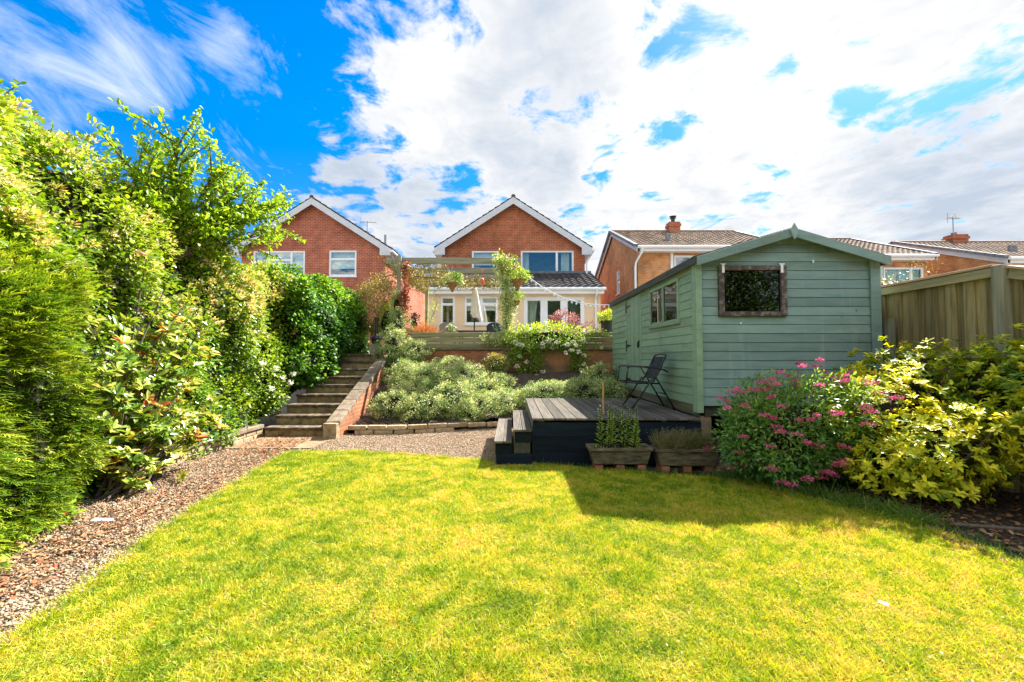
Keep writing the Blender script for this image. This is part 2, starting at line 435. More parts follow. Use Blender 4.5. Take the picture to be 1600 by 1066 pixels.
M_rtile_brown = mat('lichened_brown_roof_tile', (.22, .15, .11), (.12, .085, .07), scale=7, rough=.85, bump=.25, tintamt=.5, c3=(.34, .28, .17))
M_slate = mat('grey_verge_tile', (.16, .17, .19), (.10, .11, .12), scale=9, rough=.7, bump=.2, tintamt=.3)
M_lead = mat('lead_flashing', (.14, .15, .17), (.09, .10, .11), scale=5, rough=.6, bump=.1)
M_curtain = mat('pale_curtain', (.72, .72, .62), (.6, .6, .5), scale=3, rough=.9, bump=0, tintamt=.08)
M_blind = mat('white_blind', (.78, .78, .76), (.7, .7, .68), scale=3, rough=.9, bump=0)
M_shed = paintwood('sage_green_paint', (.185, .272, .248), (.13, .215, .195), (.225, .31, .275), (.35, 1, 2.2))
M_shed_side = paintwood('sage_green_side_paint', (.235, .34, .225), (.175, .28, .18), (.275, .375, .25), (1, .35, 2.2))
M_shedwin = mat('peeling_brown_paint', (.075, .052, .045), (.04, .028, .025), scale=30, rough=.7, bump=.5, c3=(.26, .22, .19), stretch=(.5, 1, .5))
M_plinth = wood('green_stained_plinth_wood', (.16, .15, .085), (.09, .085, .05), 'y')
M_fascia_dark = wood('weathered_dark_board', (.075, .075, .06), (.035, .036, .03), 'y')
M_felt = mat('grey_roofing_felt', (.10, .11, .10), (.06, .065, .06), scale=20, rough=.95, bump=.3)
M_iron = mat('black_iron', (.03, .03, .032), (.02, .02, .02), scale=20, rough=.5, bump=.05, spec=.5)
M_deck = wood('grey_grooved_decking', (.11, .094, .075), (.055, .048, .040), 'y', tintamt=.34, c3=(.16, .138, .108))
M_deckpaint = mat('navy_painted_board', (.008, .0145, .024), (.0045, .0085, .015), scale=9, rough=.8, bump=.4, stretch=(.2, 1, 2), tintamt=.3, spec=.12, c3=(.014, .021, .030))
M_chairfab = mat('black_mesh_fabric', (.028, .032, .037), (.02, .022, .026), scale=60, rough=.8, bump=.2, tintamt=.1)
M_chairmetal = mat('black_powder_coat', (.018, .019, .021), (.014, .014, .016), scale=20, rough=.38, bump=0, spec=.5)
M_oldwood_x = wood('weathered_green_grey_timber', (.24, .22, .15), (.14, .13, .085), 'x', c3=(.32, .30, .22))
M_oldwood_y = wood('weathered_grey_timber', (.22, .21, .16), (.13, .125, .09), 'y', c3=(.30, .29, .23))
M_oldwood_z = wood('weathered_post_timber', (.23, .22, .15), (.13, .125, .08), 'z', c3=(.31, .29, .2))
M_sleeper = wood('olive_sleeper_timber', (.22, .20, .105), (.13, .12, .06), 'x', c3=(.29, .27, .16), tintamt=.15)
M_fence = wood('green_tinged_fence_board', (.26, .205, .088), (.11, .092, .045), 'z', c3=(.35, .285, .155), tintamt=.42)
M_fence_rail = wood('fence_rail_timber', (.32, .28, .15), (.2, .18, .09), 'y', c3=(.40, .33, .2))
M_fence_cap = wood('pinkish_capping_timber', (.50, .33, .22), (.36, .22, .14), 'y')
M_planter = mat('weathered_planter_timber', (.11, .090, .052), (.028, .025, .017), scale=24, rough=.9, bump=.6, stretch=(.3, 1, 1), c3=(.19, .17, .10), tintamt=.2, bdist=.02)
M_soil = mat('dark_bark_soil', (.055, .040, .028), (.025, .018, .013), scale=22, rough=1, bump=1, c3=(.12, .088, .06), tintamt=0, bdist=.02)
M_step = mat('lichen_stained_concrete', (.25, .175, .08), (.055, .040, .024), scale=9, rough=.95, bump=.6, c3=(.36, .265, .135), tintamt=.18)
M_tread = mat('worn_paving_slab', (.085, .060, .038), (.03, .023, .017), scale=9, rough=.95, bump=.4, c3=(.30, .24, .17), tintamt=.2)
M_stone = mat('buff_walling_block', (.36, .265, .15), (.17, .125, .07), scale=11, rough=.95, bump=.7, c3=(.48, .38, .24), tintamt=.25)
M_coping = mat('grey_brown_coping_stone', (.19, .145, .10), (.085, .068, .05), scale=10, rough=.95, bump=.6, c3=(.28, .22, .155), tintamt=.25)
M_oldrender = mat('stained_orange_wall_render', (.24, .13, .07), (.085, .075, .04), scale=3.4, rough=.95, bump=.6, c3=(.46, .17, .07), tintamt=.1, detail=9)
M_bamboo = mat('golden_cane', (.55, .32, .10), (.42, .23, .07), scale=14, rough=.6, bump=.1)
M_parasol = mat('cream_canvas', (.72, .68, .56), (.62, .58, .47), scale=6, rough=.9, bump=.1, tintamt=.06)
M_terra = mat('coir_basket_liner', (.34, .15, .06), (.22, .09, .035), scale=24, rough=.95, bump=.6, c3=(.42, .21, .09))
M_pot = mat('black_plastic_pot', (.03, .03, .032), (.022, .022, .024), scale=8, rough=.5, bump=0)
M_rattan = mat('taupe_rattan', (.30, .25, .2), (.22, .18, .14), scale=40, rough=.8, bump=.4)
M_cable = mat('white_cable', (.75, .76, .78), rough=.5, bump=0)
M_metalgrey = mat('grey_galvanised_metal', (.32, .33, .34), (.25, .26, .27), scale=9, rough=.45, bump=0, metal=.6)
M_bark = mat('grey_brown_bark', (.13, .10, .075), (.07, .052, .04), scale=24, rough=.95, bump=.8, stretch=(1, 1, .25))
M_shade_and_stem = mat('shade_core_and_stem', (.022, .020, .010), (.012, .012, .006), scale=18, rough=1, bump=.6)  # near-black: colour stands in for shade inside foliage; also used on weed stems
M_ground = mat('bare_earth', (.16, .115, .075), (.09, .065, .045), scale=6, rough=1, bump=.6, c3=(.22, .17, .11), tintamt=0)
M_paper = mat('white_paper', (.82, .82, .8), rough=.9, bump=0)
M_rubble = mat('crumbling_pink_rubble', (.30, .20, .135), (.16, .11, .075), scale=11, rough=1, bump=1, c3=(.42, .31, .2), bdist=.03)
M_terrace = mat('terrace_paving', (.36, .32, .27), (.26, .23, .19), scale=5, rough=.9, bump=.2)
M_gbrick = mat('small_red_brick', (.36, .13, .07), (.22, .08, .045), scale=18, rough=.95, bump=.5, tintamt=.2)
M_pave = brickmat('brick_paving', (.40, .25, .14), (.30, .16, .09), (.20, .15, .10), bw=.21, rh=.105, ms=.009, stain=(.13, .10, .065))

L_conifer = leafmat('conifer_green', [(0, (.035, .09, .010)), (.35, (.15, .27, .018)), (.7, (.36, .47, .03)), (1, (.55, .58, .08))], .34, .5, .3)
L_honey = leafmat('honeysuckle_green', [(0, (.03, .09, .008)), (.35, (.11, .23, .012)), (.7, (.27, .38, .02)), (1, (.46, .49, .05))], .42)
L_ivy = leafmat('glossy_ivy_green', [(0, (.02, .07, .008)), (.45, (.06, .18, .012)), (.8, (.18, .36, .02)), (1, (.38, .50, .05))], .34, .5, .25)
L_flower_cream = leafmat('cream_honeysuckle_flower', [(0, (.70, .44, .06)), (.5, (.80, .64, .20)), (1, (.84, .76, .48))], .35, .6, .2, (1, 1, .9))
L_photinia = leafmat('photinia_leaf', [(0, (.05, .12, .015)), (.4, (.18, .30, .03)), (.7, (.40, .44, .06)), (.9, (.58, .50, .16)), (.985, (.48, .22, .06)), (1, (.40, .08, .03))], .32, .25, .55)
L_cherry = leafmat('fresh_tree_leaf', [(0, (.08, .19, .010)), (.5, (.23, .39, .015)), (1, (.48, .56, .05))], .52)
L_euony = leafmat('variegated_leaf', [(0, (.06, .15, .03)), (.28, (.18, .32, .08)), (.52, (.50, .55, .20)), (1, (.90, .85, .44))], .34, .4, .4, (1.05, 1.05, .8))
L_rose = leafmat('rose_leaf', [(0, (.05, .14, .010)), (.5, (.20, .36, .02)), (1, (.48, .54, .05))], .45)
L_petal_white = leafmat('white_rose_petal', [(0, (.70, .64, .46)), (.5, (.82, .79, .66)), (1, (.86, .85, .80))], .3, .6, .2, (1, 1, .95))
L_vine = leafmat('bronze_vine_leaf', [(0, (.07, .07, .02)), (.5, (.22, .19, .05)), (.85, (.38, .28, .09)), (1, (.50, .34, .14))], .4)
L_creeper = leafmat('red_creeper_leaf', [(0, (.16, .04, .03)), (.5, (.40, .10, .05)), (1, (.58, .22, .09))], .4, .5, .3, (1.2, .9, .8))
L_choisya = leafmat('golden_choisya_leaf', [(0, (.035, .09, .012)), (.35, (.13, .25, .02)), (.6, (.40, .47, .02)), (.8, (.62, .62, .025)), (1, (.80, .72, .05))], .38, .42, .28, (1.15, 1.1, .5))
L_spirea = leafmat('spirea_leaf', [(0, (.035, .11, .02)), (.5, (.11, .26, .04)), (1, (.30, .44, .08))], .38)
L_pink = leafmat('pink_spirea_flower', [(0, (.40, .05, .13)), (.5, (.70, .10, .27)), (1, (.82, .28, .44))], .3, .7, .2, (1.1, .9, 1))
L_acer = leafmat('pink_acer_leaf', [(0, (.13, .03, .035)), (.5, (.32, .12, .11)), (1, (.60, .40, .36))], .4, .5, .3, (1.1, .9, .9))
L_orange = leafmat('bronze_sedge_blade', [(0, (.26, .09, .03)), (.5, (.50, .20, .06)), (1, (.66, .36, .15))], .4, .6, .2, (1.1, .9, .7))
L_herb = leafmat('weed_leaf', [(0, (.12, .24, .02)), (.6, (.30, .46, .05)), (.9, (.45, .52, .10)), (1, (.34, .10, .05))], .4)
L_heather = leafmat('brown_heather_sprig', [(0, (.09, .08, .035)), (.6, (.20, .20, .08)), (1, (.32, .27, .15))], .25, .7, .2)
L_grass = leafmat('grass_blade', [(0, (.11, .22, .010)), (.28, (.29, .40, .013)), (.52, (.48, .52, .021)), (.8, (.66, .56, .05)), (1, (.73, .50, .17))], .38, .5, .3, (1.15, 1.1, .55))
L_tuft = leafmat('long_grass_blade', [(0, (.045, .12, .02)), (.6, (.13, .25, .03)), (1, (.34, .36, .09))], .35, .45, .3)
L_dead = leafmat('dead_leaf', [(0, (.09, .05, .03)), (.45, (.26, .14, .065)), (.85, (.46, .29, .15)), (1, (.50, .10, .04))], .15, .8, .2, (1, .9, .8))
L_far = leafmat('distant_tree_leaf', [(0, (.025, .06, .012)), (.6, (.09, .17, .03)), (1, (.20, .28, .06))], .3)
L_amber = leafmat('amber_tree_leaf', [(0, (.12, .12, .03)), (.6, (.26, .22, .06)), (1, (.38, .31, .11))], .4)
L_purple = leafmat('purple_flower', [(0, (.10, .03, .25)), (1, (.32, .16, .55))], .3, .6, .2, (1, .9, 1.1))
M_stonechip = mat('mixed_gravel_stone', (.31, .22, .14), (.14, .095, .06), scale=30, rough=.9, bump=.2, c3=(.47, .38, .29), tintamt=.55)
# ------------------------------------------------------------------ helpers for buildings
def front(Y):  return lambda u, d, w: (u, Y + d, w)          # a wall facing the camera: u along X, d into the wall, w up
def sideL(X):  return lambda u, d, w: (X + d, u, w)          # a wall facing -X: u along Y

def wall_cells(mb, M, u0, u1, w0, w1, holes, reveal=.1):
    us = sorted({u0, u1, *[h[0] for h in holes], *[h[1] for h in holes]}); ws = sorted({w0, w1, *[h[2] for h in holes], *[h[3] for h in holes]})
    for a, b in zip(us, us[1:]):
        for c, d in zip(ws, ws[1:]):
            um, wm = (a + b) / 2, (c + d) / 2
            if any(h[0] < um < h[1] and h[2] < wm < h[3] for h in holes): continue
            mb.add([M(a, 0, c), M(b, 0, c), M(b, 0, d), M(a, 0, d)], [(0, 1, 2, 3)], .5)
    for a, b, c, d in holes:
        for p, q in (((a, c), (b, c)), ((b, c), (b, d)), ((b, d), (a, d)), ((a, d), (a, c))):
            mb.add([M(p[0], 0, p[1]), M(q[0], 0, q[1]), M(q[0], reveal, q[1]), M(p[0], reveal, p[1])], [(0, 1, 2, 3)], .5)

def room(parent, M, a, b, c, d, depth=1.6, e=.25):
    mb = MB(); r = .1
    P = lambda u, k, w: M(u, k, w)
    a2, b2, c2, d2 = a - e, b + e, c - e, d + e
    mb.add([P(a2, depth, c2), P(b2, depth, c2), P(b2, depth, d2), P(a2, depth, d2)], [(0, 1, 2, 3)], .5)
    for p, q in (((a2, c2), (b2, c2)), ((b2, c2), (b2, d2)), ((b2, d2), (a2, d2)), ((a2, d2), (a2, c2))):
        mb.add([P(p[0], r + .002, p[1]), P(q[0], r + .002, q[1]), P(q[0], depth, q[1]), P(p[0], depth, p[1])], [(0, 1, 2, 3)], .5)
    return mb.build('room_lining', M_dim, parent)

def window(parent, M, a, b, c, d, cols=(1,), transom=None, fr=.06, mull=.06, name='window', glass=None, sill=True, fmat=None, depth=1.6, sash=True):
    """cols: relative widths; transom: height fraction (from the top) per column or None."""
    fmat = fmat or M_white
    mb = MB(); d0, d1 = .015, .085
    mb.box(a, d0, c, a + fr, d1, d, .5, M); mb.box(b - fr, d0, c, b, d1, d, .5, M)
    mb.box(a + fr, d0, c, b - fr, d1, c + fr, .5, M); mb.box(a + fr, d0, d - fr, b - fr, d1, d, .5, M)
    W = b - a - 2 * fr - mull * (len(cols) - 1); s = sum(cols); u = a + fr
    for i, k in enumerate(cols):
        w = W * k / s
        t = transom[i] if transom else None
        if t:
            zt = d - fr - (d - c - 2 * fr) * t
            mb.box(u, d0 + .005, zt - mull / 2, u + w, d1 - .005, zt + mull / 2, .5, M)
        if sash:                       # opening-light beads stand a little proud of the frame
            for zz0, zz1 in (((c + fr, zt - mull / 2), (zt + mull / 2, d - fr)) if t else ((c + fr, d - fr),)):
                q = .022
                mb.box(u, d0 + .02, zz0, u + q, d1 - .02, zz1, .5, M); mb.box(u + w - q, d0 + .02, zz0, u + w, d1 - .02, zz1, .5, M)
                mb.box(u + q, d0 + .02, zz0, u + w - q, d1 - .02, zz0 + q, .5, M); mb.box(u + q, d0 + .02, zz1 - q, u + w - q, d1 - .02, zz1, .5, M)
        u += w
        if i < len(cols) - 1:
            mb.box(u, d0, c + fr, u + mull, d1, d - fr, .5, M); u += mull
    f = mb.build(name, fmat, parent)
    g = MB(); g.box(a + fr * .5, .052, c + fr * .5, b - fr * .5, .055, d - fr * .5, .5, M); g.build('pane', glass or M_glass, f)
    if sill:
        s_ = MB(); s_.box(a - .04, -.05, c - .05, b + .04, .085, c - .001, .5, M); s_.build('sill', fmat, f)
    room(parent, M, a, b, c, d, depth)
    return f

def curtain(parent, M, a, b, c, d, k=.2, amp=.03, taper=0, mat_=None, name='curtain'):
    mb = MB(); n = max(8, int(abs(b - a) / .03)); vs = []; fs = []
    for j in range(7):
        w = c + (d - c) * j / 6
        for i in range(n + 1):
            t = i / n
            u = a + (b - a) * t * (1 - taper * (1 - j / 6))
            vs.append(M(u, k + amp * math.sin(t * n * .9 + .4 * math.sin(j)), w))
    for j in range(6):
        for i in range(n):
            o = j * (n + 1) + i
            fs.append((o, o + 1, o + n + 2, o + n + 1))
    mb.add(vs, fs, .5)
    return mb.build(name, mat_ or M_curtain, parent, smooth=True)

def roof_tiles(mb, O, U, V, nu, nv, lift=.035, wave=.03, k=6):
    O = Vector(O); U = Vector(U); V = Vector(V); N = U.cross(V).normalized()
    if N.z < 0: N = -N
    for r in range(nv):
        v0 = r / nv; v1 = min(1, (r + 1.08) / nv)
        for c in range(nu):
            vs = []
            for i in range(k + 1):
                h = wave * (abs(math.sin(i / k * math.pi)) if i % k else 0)
                u = (c + i / k) / nu
                p0 = O + U * u + V * v0; p1 = O + U * u + V * v1
                vs += [p0 - N * .01, p0 + N * (lift + h), p1 + N * (h * .8 + .002)]
            fs = []
            for i in range(k):
                a = i * 3
                fs += [(a, a + 3, a + 4, a + 1), (a + 1, a + 4, a + 5, a + 2)]
            mb.add(vs, fs, random.random())

def gutter_line(parent, p, q, r=.06, name='gutter'):
    mb = MB(); mb.tube([p, q], r, 10, .5); return mb.build(name, M_white, parent, smooth=False)

# ------------------------------------------------------------------ terraced ground, lawn, paths
TER = 1.5
gb = MB(); gb.add([(-400, -400, -.05), (400, -400, -.05), (400, 600, -.05), (-400, 600, -.05)], [(0, 1, 2, 3)], .5)
tag(gb.build('ground', M_ground), 'bare earth under the whole garden', 'ground', kind='structure')
tb = MB(); tb.box(-60, 11.2, -.04, 60, 400, TER, .5)
tag(tb.build('terrace', M_terrace), 'raised paved terrace in front of the houses', 'terrace', kind='structure')

LAWN = [(-2.25, -9), (-2.25, 1.2), (-2.5, 2.14), (-2.72, 3.0), (-2.87, 3.55), (-3.05, 4.5), (-3.22, 5.6), (-3.28, 6.5), (-3.0, 6.68), (-2.4, 6.62), (-1.5, 6.42), (-.7, 6.12), (-.2, 5.95),
        (.67, 5.72), (1.0, 5.52), (1.75, 5.33), (2.35, 5.18), (2.74, 4.9), (3.13, 4.25), (3.42, 3.8), (3.5, 3.4), (3.5, 2.95), (3.7, 1.2), (3.7, -9)]
LX = np.array([p[0] for p in LAWN]); LY = np.array([p[1] for p in LAWN])
def in_lawn(x, y):
    ins = np.zeros(np.shape(x), bool); n = len(LX); j = n - 1
    for i in range(n):
        c = ((LY[i] > y) != (LY[j] > y)) & (x < (LX[j] - LX[i]) * (y - LY[i]) / (LY[j] - LY[i] + 1e-12) + LX[i])
        ins ^= c; j = i
    return ins
def lawn_tint(x, y):
    wx = x + .35 * vnoise(x, y, 2.3, 61); wy = y + .35 * vnoise(x, y, 2.1, 62)
    t = .12 * vnoise(wx, wy, .8, 3) + .14 * vnoise(wx, wy, 2.2, 4) + .28 * vnoise(wx, wy, 6.5, 5) + .46 * vnoise(wx, wy, 17, 6)
    return np.clip((t - .5) * 1.35 + .485 + .08 * np.clip(x / 3, -1, 1), 0, 1)

def lawn_mat():
    m, nt, out = nodes('lawn_turf')
    tc = nd(nt, 'TexCoord'); n = nd(nt, 'TexNoise', Scale=2.2, Detail=9, Roughness=.7); nt.links.new(tc.outputs['Object'], n.inputs['Vector'])
    c = ramp(nt, [(.3, (.07, .085, .012)), (.5, (.20, .18, .025)), (.7, (.34, .23, .07))], n.outputs['Fac']).outputs[0]
    b = nd(nt, 'BsdfPrincipled', Roughness=1.0); b.inputs['Specular IOR Level'].default_value = .1
    nt.links.new(c, b.inputs['Base Color']); 
    n2 = nd(nt, 'TexNoise', Scale=60, Detail=5); nt.links.new(tc.outputs['Object'], n2.inputs['Vector'])
    bp = nd(nt, 'Bump', Strength=1, Distance=.02); nt.links.new(n2.outputs['Fac'], bp.inputs['Height']); nt.links.new(bp.outputs[0], b.inputs['Normal'])
    nt.links.new(b.outputs[0], out.inputs[0]); return m
lb = MB(); lb.add([(x, y, 0) for x, y in LAWN], [tuple(range(len(LAWN)))], .5)
tag(lb.build('lawn', lawn_mat()), 'sunny yellow green lawn turf', 'lawn', kind='structure')

def make_grass(n=430000):
    y = 1.05 + 5.75 * rng.random(int(n * 2.4)) ** 1.25
    x = rng.uniform(-3.4, 3.8, len(y))
    ok = in_lawn(x, y) & (np.abs(x) < 1.25 * y + .8)
    x = x[ok][:n]; y = y[ok][:n]; k = len(x)
    t = lawn_tint(x, y) + rng.normal(0, .22, k)
    hgt = (.010 + .018 * vnoise(x, y, 2.4, 8) * vnoise(x, y, 9, 9) * 1.6 + .012 * rng.random(k)) * (1 + .25 * (t < .3))
    edge = ~(in_lawn(x + .07, y) & in_lawn(x - .07, y) & in_lawn(x, y + .07))
    hgt = np.where(edge, hgt * 1.5, hgt)
    D = rdir(k) * .9; D[:, 2] = .30 + .6 * rng.random(k)
    N = rdir(k)
    V, F, T = leaf_arrays(np.stack([x, y, np.full(k, -.002)], 1), D, N, hgt * 1.5, .0018 + .0024 * rng.random(k) + .0005 * y, np.clip(t, 0, 1), 'blade')
    # clover, coarse blades and dry stalks mixed into the turf
    m = 5200; cx = rng.uniform(-3.2, 3.6, m); cy = 1.1 + 5.4 * rng.random(m) ** 1.2
    ok = in_lawn(cx, cy) & (vnoise(cx, cy, 2.0, 51) > .62); cx, cy = cx[ok], cy[ok]; q = len(cx); Dc = rdir(q); Dc[:, 2] = .25
    A = leaf_arrays(np.stack([cx, cy, np.full(q, .018)], 1), Dc, np.array([0, 0, 1.]) + rdir(q) * .4, rng.uniform(.010, .020, q), rng.uniform(.009, .017, q), np.clip(rng.normal(.12, .1, q), 0, 1), 'oval')
    m = 9000; cx = rng.uniform(-3.2, 3.6, m); cy = 1.1 + 5.5 * rng.random(m) ** 1.2; ok = in_lawn(cx, cy); cx, cy = cx[ok], cy[ok]; q = len(cx); Dc = rdir(q); Dc[:, 2] = np.abs(Dc[:, 2]) * .5 + .25
    B = leaf_arrays(np.stack([cx, cy, np.zeros(q)], 1), Dc, rdir(q), rng.uniform(.04, .085, q), .0042, np.clip(np.where(rng.random(q) < .45, rng.normal(.92, .08, q), rng.normal(.25, .15, q)), 0, 1), 'blade')
    V, F, T = merge((V, F, T), A, B)
    tag(build_np('grass', V, F, T, L_grass), 'short mown grass, green with straw coloured patches', 'grass', kind='stuff')
make_grass()

# gravel: path beside the hedge and the patch under the planted bank
PATH = [(-6, -3), (-2.2, -3), (-2.2, 1.2), (-2.45, 2.14), (-2.67, 3.0), (-2.82, 3.55), (-3.0, 4.5), (-3.17, 5.6), (-3.2, 6.45), (-3.1, 6.75), (-4.45, 6.75), (-4.45, 5.9), (-4.5, 4.9), (-6, 4.5)]
PATCH = [(-3.12, 6.55), (-2.4, 6.55), (-1.5, 6.35), (-.7, 6.05), (-.2, 5.85), (.3, 5.7), (.3, 8.9), (-.6, 8.8), (-1.3, 8.4), (-2.0, 8.15), (-3.12, 8.1)]
def poly_sheet(name, poly, z, m, label, cat):
    b = MB(); b.add([(x, y, z) for x, y in poly], [tuple(range(len(poly)))], .5)
    return tag(b.build(name, m), label, cat, kind='structure')
M_gravelbase = mat('gravel_bed', (.24, .175, .115), (.12, .085, .055), scale=45, rough=1, bump=1, c3=(.36, .29, .22), tintamt=0, bdist=.02, detail=4)
poly_sheet('path', PATH, -.012, M_gravelbase, 'gravel path strewn with dead leaves beside the hedge', 'path')
poly_sheet('gravel_bed', PATCH, -.008, M_gravelbase, 'pale gravel patch beside the deck steps', 'gravel')
def in_poly(x, y, poly):
    px = [p[0] for p in poly]; py = [p[1] for p in poly]
    ins = np.zeros(np.shape(x), bool); j = len(px) - 1
    for i in range(len(px)):
        c = ((py[i] > y) != (py[j] > y)) & (x < (px[j] - px[i]) * (y - py[i]) / (py[j] - py[i] + 1e-12) + px[i])
        ins ^= c; j = i
    return ins
def stones(name, poly, n, s0, s1, box, m, label, tb=.5, ts=.3):
    x = rng.uniform(box[0], box[1], n * 3); y = rng.uniform(box[2], box[3], n * 3)
    ok = in_poly(x, y, poly) & (rng.random(n * 3) < .30 + 1.5 * vnoise(x, y, 2.6, 71) * vnoise(x, y, 7, 72) * 1.6); x = x[ok][:n]; y = y[ok][:n]; k = len(x)
    p = (1 + 5 ** .5) / 2
    T = nrm(np.array([(-1, p, 0), (1, p, 0), (-1, -p, 0), (1, -p, 0), (0, -1, p), (0, 1, p), (0, -1, -p), (0, 1, -p), (p, 0, -1), (p, 0, 1), (-p, 0, -1), (-p, 0, 1)], float))
    F = np.array([(0, 11, 5), (0, 5, 1), (0, 1, 7), (0, 7, 10), (0, 10, 11), (1, 5, 9), (5, 11, 4), (11, 10, 2), (10, 7, 6), (7, 1, 8), (3, 9, 4), (3, 4, 2), (3, 2, 6), (3, 6, 8), (3, 8, 9), (4, 9, 5), (2, 4, 11), (6, 2, 10), (8, 6, 7), (9, 8, 1)])
    s = rng.uniform(s0, s1, k)[:, None] * rng.uniform(.55, 1.15, (k, 3)); s[:, 2] *= .7
    a = rng.random(k) * 6.3; ca, sa = np.cos(a), np.sin(a)
    V = T[None] * s[:, None] * rng.uniform(.8, 1.15, (k, 12, 1))
    X = V[..., 0] * ca[:, None] - V[..., 1] * sa[:, None]; Y = V[..., 0] * sa[:, None] + V[..., 1] * ca[:, None]
    V = np.stack([X + x[:, None], Y + y[:, None], V[..., 2] + rng.uniform(-.004, .012, k)[:, None]], -1)
    tint = np.repeat(np.clip(rng.normal(tb, ts, k), 0, 1), 12)
    return tag(build_np(name, V.reshape(-1, 3), (F[None] + (np.arange(k) * 12)[:, None, None]).reshape(-1, 3), tint, m, smooth=True), label, 'gravel', kind='stuff')
stones('gravel', PATCH, 36000, .005, .013, (-3.2, .3, 5.7, 8.9), M_stonechip, 'pale pink and white gravel chippings', .6, .3)
stones('gravel', PATH, 46000, .004, .0135, (-5, -2.2, 1.5, 6.8), M_stonechip, 'mixed brown and white stones of the side path', .5, .35)

def litter(name, n, fx, m, label, s0=.03, s1=.07, z=.012):
    x, y = fx(n); k = len(x)
    D = rdir(k); D[:, 2] *= .25; N = np.array([0, 0, 1.0]) + rdir(k) * .5
    V, F, T = leaf_arrays(np.stack([x, y, np.full(k, z) + rng.random(k) * .015], 1), D, N, rng.uniform(s0, s1, k), rng.uniform(s0, s1, k) * .5, rng.random(k), 'oval')
    tag(build_np(name, V, F, T, m), label, 'dead leaves', kind='stuff')
def path_litter(n):
    y = rng.uniform(1.8, 7.6, n * 2); x = -3.05 - .55 * np.abs(rng.normal(0, 1, n * 2)) - .12 * (y - 4)
    ok = (in_poly(x, y, PATH) | ((y > 6.7) & (x > -4.4) & (x < -3.3))) & (rng.random(n * 2) < .25 + .75 * vnoise(x, y, 1.5, 21))
    return x[ok][:n], y[ok][:n]
litter('leaf_litter', 3600, path_litter, L_dead, 'orange and brown dead leaves scattered over the side path', .022, .06)

# brick landing at the foot of the stairs, with its timber edge
pb = MB(); pb.box(-4.42, 6.82, -.03, -3.1, 7.82, .008, .5)
tag(pb.build('brick_paving', M_pave), 'small square of worn brick paving at the foot of the stairs', 'paving', kind='structure')
eb = MB(); eb.box(-4.45, 6.76, -.03, -3.28, 6.815, .02, .4)
tag(eb.build('timber_edging', M_oldwood_x), 'thin timber strip edging the brick paving', 'edging')

# planted bank: soil rising to the retaining wall
def bank_z(x, y):
    t = np.clip((y - 8.3) / 2.7, 0, 1)
    return .10 + .95 * t * t * (3 - 2 * t)
sb = MB(); nx, ny = 36, 20; vs = []; fs = []
for j in range(ny + 1):
    for i in range(nx + 1):
        x = -3.05 + 8.6 * i / nx; y0 = 8.05 + .78 * max(0, min(1, (x + 2.2) / 1.9)); y = y0 + (11.05 - y0) * j / ny
        vs.append((x, y, float(bank_z(x, y)) + .03 * math.sin(x * 9 + y * 7)))
for j in range(ny):
    for i in range(nx):
        o = j * (nx + 1) + i; fs.append((o, o + 1, o + nx + 2, o + nx + 1))
sb.add(vs, fs, .5)
tag(sb.build('flower_bed', M_soil, smooth=True), 'dark bark soil of the sloping planted bank', 'soil', kind='structure')
rb = MB(); rb.add([(2.2, 5.5, .004), (2.6, 5.0, .004), (3.0, 4.3, .006), (3.35, 3.75, .006), (3.42, 2.9, .006), (3.6, 1.2, .006), (3.6, -3, .006), (5.3, -3, .02), (5.3, 6.2, .05), (2.3, 6.2, .02)], [tuple(range(10))], .5)
tag(rb.build('mulch_bed', M_soil), 'dark mulch under the golden shrubs beside the fence', 'soil', kind='structure')
def mulch_pts(n):
    x = rng.uniform(3.4, 5.1, n * 3); y = rng.uniform(2.0, 4.6, n * 3)
    ok = ~in_lawn(x - .12, y); return x[ok][:n], y[ok][:n]
litter('mulch_litter', 1900, mulch_pts, L_dead, 'withered brown leaves on the dark mulch', .03, .08, .02)
def bed_pts(n): 
    return rng.uniform(-3.0, -.1, n), rng.uniform(8.2, 8.75, n) 
M_chip = mat('bark_chip', (.10, .07, .05), (.05, .035, .025), scale=20, rough=1, bump=.3, c3=(.2, .15, .11), tintamt=.4)
litter('bark_chips', 900, lambda n: (lambda x: (x, 8.2 + .65 * np.clip((x + 2.2) / 1.9, 0, 1) + rng.uniform(0, .55, n)))(rng.uniform(-3.0, -.05, n)), M_chip, 'dark bark chips at the front of the planted bank', .03, .07, .13)

# ------------------------------------------------------------------ the garden stairs
st = thing('garden_stairs', 'flight of stained concrete steps climbing beside the ivy hedge', 'stairs', (-3.8, 7.8, 0))
RIS, GO = .166, .355
for i in range(9):
    y0 = 7.8 + GO * i; z0 = RIS * i; w = .02 * math.sin(i * 2.1)
    xl = -4.42 + .012 * i
    b = MB(); b.box(xl, y0 + .03, z0 - .06 if i else -.03, -3.262, y0 + .03 + GO + .25, z0 + RIS - .05)
    p = b.build('step', M_step, st, bevel=.012)
    t = MB(); t.box(xl - .01, y0 + w * .3, z0 + RIS - .048, -3.258, y0 + GO + .03, z0 + RIS)
    t.build('tread', M_tread, p, bevel=.012)
sw = thing('stair_wall', 'sloping brick side wall of the garden stairs with flat stone coping', 'wall', (-3.14, 7.75, 0))
b = MB(); b.prism([(-3.24, 7.72, -.04), (-3.24, 10.6, -.04), (-3.24, 10.6, 1.34), (-3.24, 10.35, 1.28), (-3.24, 7.72, .21)], (.19, 0, 0), .5); b.build('brick_face', M_brick_old, sw)
